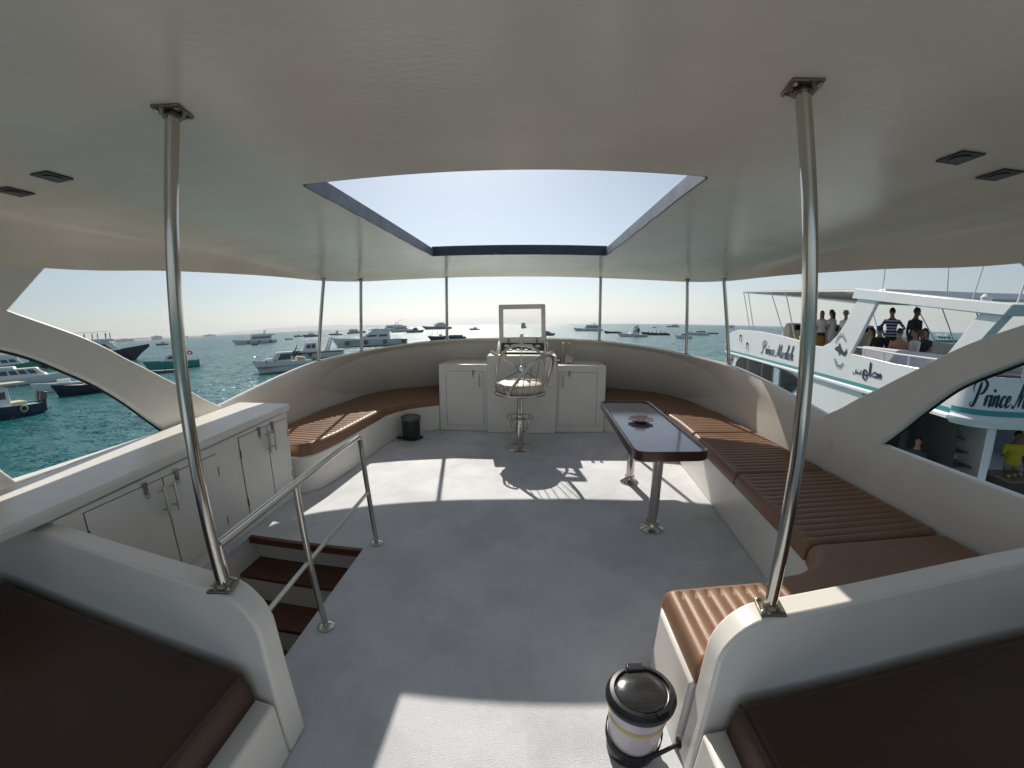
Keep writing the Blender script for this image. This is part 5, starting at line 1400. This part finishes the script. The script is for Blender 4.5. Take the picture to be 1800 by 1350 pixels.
def yacht(root, L, Bm, Ht, hm=None, canop=True, wins=6, bowrail=True, fenders=0):
    h0, h1 = 0.10 * L ** 0.9, 0.155 * L ** 0.9
    hull(root, L, Bm, h0, h1, hm or HW_)
    z1 = h0 + (Ht - h0) * 0.42; z2 = h0 + (Ht - h0) * 0.68
    house(root, -0.40 * L, 0.17 * L, Bm * 0.76, h0 * 0.85, z1, front=1.1, win=wins)
    house(root, -0.46 * L, 0.10 * L, Bm * 0.86, z1, z2 - 0.02 * L, front=0.9, win=0, name='flybridge')
    if canop: canopy(root, -0.36 * L, 0.03 * L, Bm * 0.74, z2 - 0.03 * L, Ht * 0.95, posts=4)
    arch(root, -0.22 * L, Bm * 0.8, z2 - 0.03 * L, Ht * 0.97, -0.05 * L, 0.012 * L)
    mast(root, -0.26 * L, Ht * 0.95, Ht * 1.12)
    if bowrail: rail(root, L, Bm, h1, h1 + 0.035 * L)
    for k in range(fenders): fender(root, L * (-0.35 + 0.25 * k), Bm / 2 * 1.0 + 0.1, h0 * 0.62, 0.012 * L + 0.12)
    for k in range(fenders): fender(root, L * (-0.35 + 0.25 * k), -(Bm / 2 * 1.0 + 0.1), h0 * 0.62, 0.012 * L + 0.12)
def sport(root, L, Bm, Ht, hm=None, fend=0):
    h0, h1 = 0.10 * L ** 0.9, 0.16 * L ** 0.9
    hull(root, L, Bm, h0, h1, hm or HW_)
    z1 = h0 + (Ht - h0) * 0.5; z2 = h0 + (Ht - h0) * 0.78
    house(root, -0.22 * L, 0.18 * L, Bm * 0.72, h0 * 0.9, z1, front=2.0, back=0.35, win=1, wz=(0.5, 0.78))
    house(root, -0.22 * L, 0.04 * L, Bm * 0.66, z1, z2, front=1.2, back=0.2, win=0, name='flybridge')
    canopy(root, -0.22 * L, -0.01 * L, Bm * 0.6, z2 - 0.1, Ht, posts=2)
    mast(root, -0.15 * L, Ht, Ht * 1.2)
    rail(root, L, Bm, h1, h1 + 0.04 * L)
    for k in range(fend):
        for s in (-1, 1): fender(root, L * (-0.42 + 0.22 * k), s * (Bm / 2 + 0.1), h0 * 0.7, 0.35)
def skiff(root, L, Bm, h, mat=None, motor=True):
    hull(root, L, Bm, h, h * 1.4, mat or HW_, keel=0.25, boot=False)
    for k in range(2): MB().box(L * (-0.2 + 0.3 * k), L * (-0.13 + 0.3 * k), -Bm * 0.44, Bm * 0.44, h * 0.75, h * 0.98).build('thwart', HGREY, root, local=True)
    if motor: outboard(root, -L / 2, 0, h * 0.8, 0.25 * h + 0.5)
def open_boat(root, L, Bm, h, mat, cz, people=0, cm=None, cx=(-0.35, 0.15)):
    hull(root, L, Bm, h, h * 1.5, mat)
    canopy(root, cx[0] * L, cx[1] * L, Bm * 0.8, h * 0.9, cz, posts=4, mat=cm)
    MB().box(-0.3 * L, 0.1 * L, -Bm * 0.30, Bm * 0.30, h * 0.8, h * 1.45).build('seat_block', HGREY, root, local=True, bevel=0.05)
    MB().box(0.12 * L, 0.2 * L, -Bm * 0.2, Bm * 0.2, h * 0.8, h * 1.9).build('console', HW_, root, local=True, bevel=0.05)

# A: small blue workboat with a cream awning and a big outboard, close by on the port side
r = place('fishing_boat', -46.0, 20.8, 'L', 'small worn blue workboat with cream awning and grey outboard, close to the side arch', 12)
hull(r, 7.6, 2.6, 1.0, 1.7, HBLUE, boot=False)
house(r, -1.5, 1.6, 1.9, 0.9, 2.75, front=0.25, back=0.0, win=2, wz=(0.45, 0.8))
canopy(r, -2.7, 3.0, 2.5, 2.7, 2.95, mat=CANV, posts=2, th=0.12, name='awning')
MB().box(-2.6, -1.4, -0.9, 0.9, 0.85, 1.35).build('engine_box', CANV, r, local=True, bevel=0.05)
outboard(r, -3.7, 0.35, 0.9, 1.35); outboard(r, -3.7, -0.55, 0.9, 1.35)
MB().torus((-2.2, 1.36, 0.75), 0.25, 0.05, (0, 1, 0), 16, 6).build('rope_coil', CANV, r, local=True)
# B
r = place('speedboat', -63.0, 37.0, 'L', 'white open speedboat with black outboards, behind the blue workboat', 8)
hull(r, 6.4, 2.3, 0.95, 1.35, HW_, boot=False)
MB().box(-1.2, 0.3, -0.5, 0.5, 0.8, 1.5).build('console', HW_, r, local=True, bevel=0.08)
outboard(r, -3.1, 0.35, 0.8, 1.2); outboard(r, -3.1, -0.35, 0.8, 1.2)
# C
r = place('motor_cruiser', -82.0, 44.0, 'R', 'long white motor cruiser with dark side windows behind the speedboat', -6)
hull(r, 12.5, 3.9, 1.15, 1.7, HW_); house(r, -4.5, 2.4, 3.0, 1.0, 2.7, front=1.0, win=4, wz=(0.45, 0.85)); house(r, -5.6, -2.0, 3.0, 2.7, 3.1, front=0.4, win=0, name='coach_roof'); rail(r, 12.5, 3.9, 1.7, 2.3)
# D
r = place('green_boat', -128.0, 65.0, 'R', 'white cabin boat with a green hull, above the cruiser and blue workboat', 0)
hull(r, 12.0, 4.0, 1.8, 2.6, HGREEN); house(r, -4.5, 2.2, 3.1, 1.7, 3.6, front=0.8, win=3); house(r, -4.0, 1.0, 3.0, 3.6, 4.6, front=0.6, win=0, name='flybridge'); rail(r, 12, 4, 2.6, 3.3)
MB().ball((6.1, 0.2, 1.6), 0.75).build('buoy', M('pink_buoy', (0.5, 0.08, 0.12), 0.5), r, local=True)
# E
r = place('navy_launch', -54.0, 35.0, 'L', 'dark navy launch with a tyre on its side, half under the arch', 4)
hull(r, 7.5, 2.6, 1.0, 1.5, HNAVY, boot=False); house(r, -1.8, 0.6, 1.9, 0.95, 1.5, front=0.8, win=2); fender(r, -2.4, 1.42, 0.7, 0.32); fender(r, -2.4, -1.42, 0.7, 0.32); outboard(r, -3.7, 0, 0.8, 1.1)
# F
r = place('navy_yacht', -128.0, 86.0, 'R', 'large navy-hulled white yacht with people on its top deck, bow outwards', 6, 'yacht')
hull(r, 31, 7.5, 2.4, 4.7, HNAVY, rake=0.14); house(r, -13, 8.5, 4.4, 2.4, 6.3, front=1.2, win=5, wz=(0.40, 0.80)); house(r, -13.5, 6.0, 4.8, 6.3, 7.1, front=1.6, win=0, name='flybridge')
canopy(r, -8, 4.0, 4.6, 7.0, 9.2, posts=5); arch(r, -6, 4.6, 7.0, 9.1, -1.5, 0.3); rail(r, 31, 7.5, 5.6, 6.5); None
for k in range(4, 9):
    q = Vector((r.location)) + Matrix.Rotation(r.rotation_euler.z, 3, 'Z') @ Vector((-9 + k * 1.7 + 0.4 * (k % 2), -1.8 + 0.7 * (k % 3), 7.1))
    o = thing('person', q, 'tiny dark figure standing on the top deck of the navy yacht', 'person', 'crowd on the navy yacht', ship=False, rotz=k)
    m_ = MB()
    m_.loft([[(a * cos(2 * pi * j / 8), b_ * sin(2 * pi * j / 8), z) for j in range(8)] for a, b_, z in ((0.12, 0.10, 0), (0.15, 0.12, 0.5), (0.18, 0.13, 0.9), (0.16, 0.11, 1.1), (0.24, 0.14, 1.4), (0.10, 0.08, 1.5), (0.07, 0.07, 1.53), (0.11, 0.12, 1.6), (0.12, 0.13, 1.68), (0.06, 0.07, 1.77))])
    m_.build('body', cloth('dark' if k % 2 else 'grey'), o, local=True)
# G
r = place('turquoise_boat', -71.0, 63.5, 'L', 'turquoise-hulled boat with awning, red lifebuoy and stern platform seen past the pole', 2)
hull(r, 10.4, 3.4, 1.45, 1.9, HTEAL); house(r, -2.4, 2.0, 2.5, 1.35, 2.9, front=0.9, win=2, wz=(0.4, 0.75)); arch(r, -0.5, 2.7, 2.3, 4.0, -0.9, 0.14)
canopy(r, -3.2, 1.6, 2.5, 2.5, 3.95, mat=M('blue_canvas', (0.03, 0.10, 0.14), 0.8), slope=0.25, posts=3)
MB().torus((-3.6, 1.3, 2.9), 0.36, 0.09, (0, 1, 0.0), 18, 8).build('lifebuoy', RED, r, local=True)
MB().torus((-3.6, -1.3, 2.9), 0.36, 0.09, (0, 1, 0.0), 18, 8).build('lifebuoy', RED, r, local=True)
for s in (-1, 1):
    for yy_ in (1.0, 1.35): MB().tube([(-2.9, s * yy_, 1.4), (-3.0, s * yy_, 3.3)], 0.035, 6).build('ladder_rail', HW_, r, local=True)
    for q in range(4): MB().tube([(-2.95, s * 1.0, 1.7 + q * 0.4), (-2.95, s * 1.35, 1.7 + q * 0.4)], 0.03, 6).build('ladder_rung', HW_, r, local=True)
MB().box(-6.1, -5.1, -1.4, 1.4, 0.35, 0.45).build('swim_platform', HGREY, r, local=True); rail(r, 10.4, 3.4, 1.9, 2.4)
# H
r = place('grey_dinghy', -65.0, 55.5, 'L', 'grey inflatable dinghy lying below the turquoise boat', 0)
skiff(r, 4.6, 1.9, 0.5, HGREY)
# I
r = place('small_boat', -330.0, 286.0, 'L', 'small distant boat beyond the turquoise one, left of the pole', 10)
hull(r, 11, 3.4, 1.3, 1.9, HGREY); house(r, -2.5, 2, 2.6, 1.2, 3.0, front=0.6, win=2); mast(r, -1, 3, 4.6)
# J
r = place('white_yacht', -158.6, 201.6, 'L', 'white flybridge yacht with a row of windows, alone on open water past the pole', 6, 'yacht')
yacht(r, 25.0, 6.2, 7.6, wins=7, fenders=3)
# K
r = place('tender', -136.4, 173.5, 'L', 'tiny grey tender near the lone white yacht', 0); skiff(r, 3.2, 1.5, 0.6, HGREY)
# L
r = place('cabin_cruiser', -37.9, 54.6, 'L', 'small white cabin cruiser with black tyres and someone at its stern, nearest beyond the rail', 10)
hull(r, 8.8, 3.0, 1.5, 2.0, HW_, rake=0.10)
house(r, -1.3, 2.0, 2.2, 1.35, 3.0, front=0.75, back=-0.15, win=1, wz=(0.30, 0.85)); house(r, 1.2, 2.9, 1.5, 1.65, 2.1, front=0.7, win=0, name='trunk_cabin')
MB().box(-4.4, 3.9, -1.5, 1.5, 0.92, 0.98).build('rubbing_strake', HGREY, r, local=True)
for s in (-1, 1): fender(r, -1.6, s * 1.45, 2.6, 0.26); fender(r, -2.3, s * 1.45, 2.7, 0.26); fender(r, 2.6, s * 1.2, 1.75, 0.10); fender(r, 1.3, s * 1.35, 1.75, 0.10)
MB().hexa([(-3.6, -1.2, 1.3), (-2.0, -1.2, 1.3), (-2.0, 1.2, 1.3), (-3.6, 1.2, 1.3), (-3.5, -1.0, 2.0), (-2.2, -1.0, 2.2), (-2.2, 1.0, 2.2), (-3.5, 1.0, 2.0)]).build('tarpaulin', CANV, r, local=True, bevel=0.25, bseg=3)
MB().box(-4.9, -4.3, -1.2, 1.2, 0.5, 0.62).build('swim_platform', HW_, r, local=True)
rail(r, 8.8, 3.0, 2.0, 2.55, 0.62)
MB().tube([(4.2, 0.1, 1.9), (6.5, 0.8, 0.7), (9.5, 2.0, -0.1)], 0.02, 5).build('anchor_rope', HGREY, r, local=True)
q = Vector(r.location) + Matrix.Rotation(r.rotation_euler.z, 3, 'Z') @ Vector((-2.05, 0.2, 2.2))
person(q, r.rotation_euler.z + 1.2, 'dark-haired person in khaki leaning on the stern of the small cabin cruiser', None, 1.70, 'brown', 'khaki', 'khaki', pose='stand', hair='short', arms='reach', lean=0.35)
# M
r = place('work_boat', -46.5, 78.5, 'L', 'white boat with a blue band and raised arch, half hidden behind the small cruiser', 8)
hull(r, 12.5, 3.8, 1.5, 2.1, HW_); MB().box(-6.2, 5.0, -1.93, 1.93, 1.25, 1.45).build('blue_band', HNAVY, r, local=True)
house(r, -0.6, 2.6, 2.7, 1.4, 3.4, front=0.5, back=0.0, win=2); arch(r, -3.2, 3.0, 1.4, 4.4, -0.9, 0.2); canopy(r, -3.8, 2.4, 3.0, 3.3, 4.2, slope=0.0, posts=3)
fender(r, 1.0, 2.0, 1.0, 0.3); fender(r, 1.0, -2.0, 1.0, 0.3)
# N, O, P, Q, R
r = place('sailing_boat', -230.0, 360.0, 'L', 'tiny boat with a bare mast far off beside the roof post', 0); hull(r, 9, 2.8, 1.2, 1.7, HGREY); mast(r, 0, 1.5, 8.5, lean=0); house(r, -2, 1.5, 2, 1.2, 2.2, win=2)
r = place('arched_boat', -201.0, 336.4, 'L', 'far boat with a long arched white roof next to the bare mast', 0)
hull(r, 15.5, 4.2, 1.6, 2.2, HGREY)
rg_ = []
for k in range(13):
    t = k / 12; x = -6.2 + 11.8 * t; z = 2.2 + 2.3 * sin(pi * t) ** 0.8
    rg_.append([(x, -1.9, z), (x, 1.9, z), (x, 1.9, z + 0.35), (x, -1.9, z + 0.35)])
MB().loft(rg_).build('arched_roof', HW_, r, local=True); house(r, -3, 3, 3, 1.6, 3.2, win=3)
r = place('rowing_boat', -175.4, 261.8, 'L', 'small low rowing boat on open water beyond the lone yacht', 0); skiff(r, 6.0, 1.8, 0.7, HDARK, False)
r = place('sport_fisher', -196.5, 376.0, 'L', 'dark distant sport boat with a raised stern mast, between two roof posts', 0); sport(r, 14.0, 4.2, 5.2, HGREY)
r = place('hazy_cruiser', -198.0, 430.0, 'R', 'hazy far cruiser seen over the foredeck of the big white yacht', 0); yacht(r, 22.0, 5.6, 7.0, HGREY, canop=True, wins=4, bowrail=False)
# S, T, U
r = place('big_white_yacht', -53.8, 127.2, 'L', 'big white yacht with sloping wheelhouse and tyre fenders crossing behind two roof posts', 3, 'yacht')
L_ = 24.5
hull(r, L_, 6.4, 2.0, 3.1, HW_, rake=0.06); house(r, -6.5, 4.6, 5.4, 1.9, 5.2, front=1.75, back=0.0, win=2, wz=(0.35, 0.55)); house(r, -6.8, 0.5, 5.0, 5.2, 5.5, front=0.5, win=0, name='flybridge')
canopy(r, -6.8, 1.2, 4.6, 5.4, 6.5, posts=3); canopy(r, -11.2, -6.4, 5.2, 2.0, 3.6, posts=3, name='after_canopy')
for k in range(4):
    for s in (-1, 1): fender(r, -11 + 6.2 * k, s * 3.2, 1.35, 0.5)
rail(r, L_, 6.4, 3.1, 3.9); MB().box(-12.3, 8.0, -3.22, 3.22, 1.95, 2.02).build('rub_strake', HGREY, r, local=True)
r = place('grey_yacht', -200.0, 540.0, 'L', 'large pale yacht with several decks rising behind the big white one', 0, 'yacht'); yacht(r, 44.0, 9.0, 12.5, wins=6); MB().tube([(-10, 0, 11), (-22, 0, 17)], 0.2, 5).build('outrigger', HW_, r, local=True)
r = place('decked_cruiser', -140.0, 430.0, 'R', 'white two-decked cruiser whose roof shows above the big white yacht', 0, 'yacht'); yacht(r, 30.0, 7.0, 10.0, wins=6)
r = place('patrol_boat', -105.1, 352.8, 'R', 'small grey boat with a square wheelhouse between the two large yachts', 0); hull(r, 16, 4.2, 1.9, 2.6, HGREY); house(r, -2.0, 2.6, 3.0, 1.8, 4.6, front=0.4, win=2, mat=HGREY); mast(r, 0, 4.6, 6.0)
# V, W, X, Y, Z
r = place('sleek_superyacht', -146.2, 607.3, 'L', 'long sleek yacht with stepped decks on the horizon beside the helm post', 0, 'yacht')
hull(r, 46, 9, 3.6, 5.8, HGREY, rake=0.12); house(r, -17, 8, 7.2, 3.5, 6.5, front=2.2, win=6, wz=(0.35, 0.75)); house(r, -15, 6, 7, 6.5, 9.0, front=2.2, win=5, wz=(0.35, 0.75), name='upper_deck'); house(r, -11, 0, 5.4, 9.0, 10.6, front=2.0, win=2, name='sun_deck'); mast(r, -6, 10.6, 13)
r = place('dive_boat', -34.4, 160.0, 'L', 'low dark open boat with a canopy frame beside the helm post', 0)
open_boat(r, 15.5, 3.8, 1.3, HDARK, 4.2, cx=(-0.30, 0.22)); MB().box(-6.5, -1.0, -1.7, 1.7, 1.3, 2.1).build('gear_rack', HGREEN, r, local=True, bevel=0.1)
for k in range(3):
    MB().tube([(2.0 + k * 1.8, 1.2, 1.2), (2.0 + k * 1.8, 1.2, 4.2)], 0.05, 5).build('frame_pole', HGREY, r, local=True)
r = place('runabout', -64.6, 448.4, 'L', 'tiny dark runabout in the sun glitter left of the hatch frame', 0); hull(r, 12, 3.4, 1.4, 1.9, HDARK); house(r, -2.5, 2.0, 2.6, 1.3, 3.2, front=0.8, win=1)
r = place('anchored_boat', -11.3, 544.0, 'L', 'tiny dark boat seen end-on through the open hatch frame', 80); hull(r, 16, 7.0, 2.0, 3.0, HDARK); house(r, -6, 4, 4.6, 1.9, 7.4, front=0.2, win=2, mat=HGREY); mast(r, -2, 7.4, 9)
r = place('moored_skiff', 8.9, 201.5, 'R', 'small grey covered skiff just beside the hatch frame', 20); hull(r, 6.5, 2.4, 0.9, 1.3, HGREY); MB().hexa([(-2.6, -0.9, 0.8), (1.9, -0.9, 0.8), (1.9, 0.9, 0.8), (-2.6, 0.9, 0.8), (-2.2, -0.5, 2.6), (-0.4, -0.5, 2.2), (-0.4, 0.5, 2.2), (-2.2, 0.5, 2.6)]).build('cover', HGREY, r, local=True, bevel=0.2)
# AA ...
r = place('grey_flybridge_yacht', 44.2, 315.4, 'L', 'grey flybridge yacht showing its high bow beside the helm post on the throttle side', 15, 'yacht'); yacht(r, 23, 6, 7.2, wins=4, fenders=0)
r = place('low_barge', 49.7, 243.7, 'L', 'low dark barge just ahead of the white sport yacht', 0); hull(r, 11, 3.2, 0.8, 1.6, HDARK); MB().box(-4, 2, -1.1, 1.1, 0.7, 1.2).build('cargo', HDARK, r, local=True, bevel=0.1)
r = place('white_sport_yacht', 46.4, 182.2, 'L', 'white sport yacht with a wedge-shaped cabin, nearest beyond the throttle levers', 4, 'yacht'); sport(r, 13.6, 4.4, 6.4)
r = place('long_work_boat', 66.5, 211.5, 'L', 'long low dark work boat just behind the white sport yacht', 0); hull(r, 15.5, 3.6, 0.9, 1.7, HDARK)
for k in range(5): MB().tube([(-5 + k * 2.2, 0.6 * (-1) ** k, 0.8), (-5 + k * 2.2, 0.6 * (-1) ** k, 2.0 + 0.35 * (k % 3))], 0.14, 6).build('deck_post', HDARK, r, local=True)
MB().box(-6.5, -2.0, -1.2, 1.2, 0.8, 1.3).build('net_pile', HDARK, r, local=True, bevel=0.2)
r = place('small_yacht', 262.9, 730.8, 'L', 'small far yacht on the horizon left of the roof post', 0, 'yacht'); yacht(r, 24, 6, 7.5, HGREY, wins=3, bowrail=False)
r = place('little_white_boat', 64.5, 165.2, 'L', 'little white cabin boat directly behind the roof post', 0); hull(r, 7.2, 2.5, 1.0, 1.4, HW_); house(r, -1.2, 1.6, 1.9, 0.95, 2.2, front=0.6, win=1)
r = place('motor_launch', 94.2, 219.6, 'L', 'white motor launch with a long low cabin beside the roof post', 0); hull(r, 13.0, 3.6, 1.2, 1.7, HW_); house(r, -4.6, 2.6, 2.6, 1.1, 2.6, front=1.4, win=4); mast(r, -2, 2.6, 4.2); rail(r, 13, 3.6, 1.7, 2.3)
r = place('low_skiff', 118.4, 251.1, 'L', 'thin dark skiff lying alone toward the neighbouring yacht', 0); skiff(r, 7.0, 1.8, 0.7, HDARK, False)
r = place('flybridge_cruiser', 357.0, 689.8, 'L', 'far cruiser showing over the bow rail of the neighbouring yacht', 0, 'yacht'); yacht(r, 20, 5.5, 8.0, wins=3, bowrail=False)
r = place('flat_barge', 186.6, 600.3, 'L', 'tiny flat boat far off above the long work boat', 0); skiff(r, 7.5, 2.2, 0.9, HDARK, False)
r = place('teal_cruiser', 248.0, 193.5, 'R', 'white and teal cruiser far off seen under the neighbouring yacht arch', -30, 'yacht'); yacht(r, 14.0, 5.0, 6.6, HTEAL, wins=3)

# ------------------------------------------------------------------ sea haze
hz = bpy.data.materials.new('sea_haze'); hz.use_nodes = True
hz.node_tree.nodes.clear()
ho = hz.node_tree.nodes.new('ShaderNodeOutputMaterial')
pv = hz.node_tree.nodes.new('ShaderNodeVolumePrincipled')
pv.inputs['Color'].default_value = (0.93, 0.96, 1.0, 1)
pv.inputs['Density'].default_value = 0.00010
pv.inputs['Anisotropy'].default_value = 0.3
hz.node_tree.links.new(pv.outputs[0], ho.inputs['Volume'])
hb = MB().box(-17000, 17000, -17000, 17000, WATER_Z - 1.5, 170).build('haze', hz, local=True, smooth=0)
tag(hb, 'thin pale sea haze over the anchorage', None, None, 'stuff')

# ------------------------------------------------------------------ lay the boat we stand on at her heel
bpy.context.view_layer.update()
for o in SHIP:
    o.matrix_basis = HEEL @ o.matrix_basis
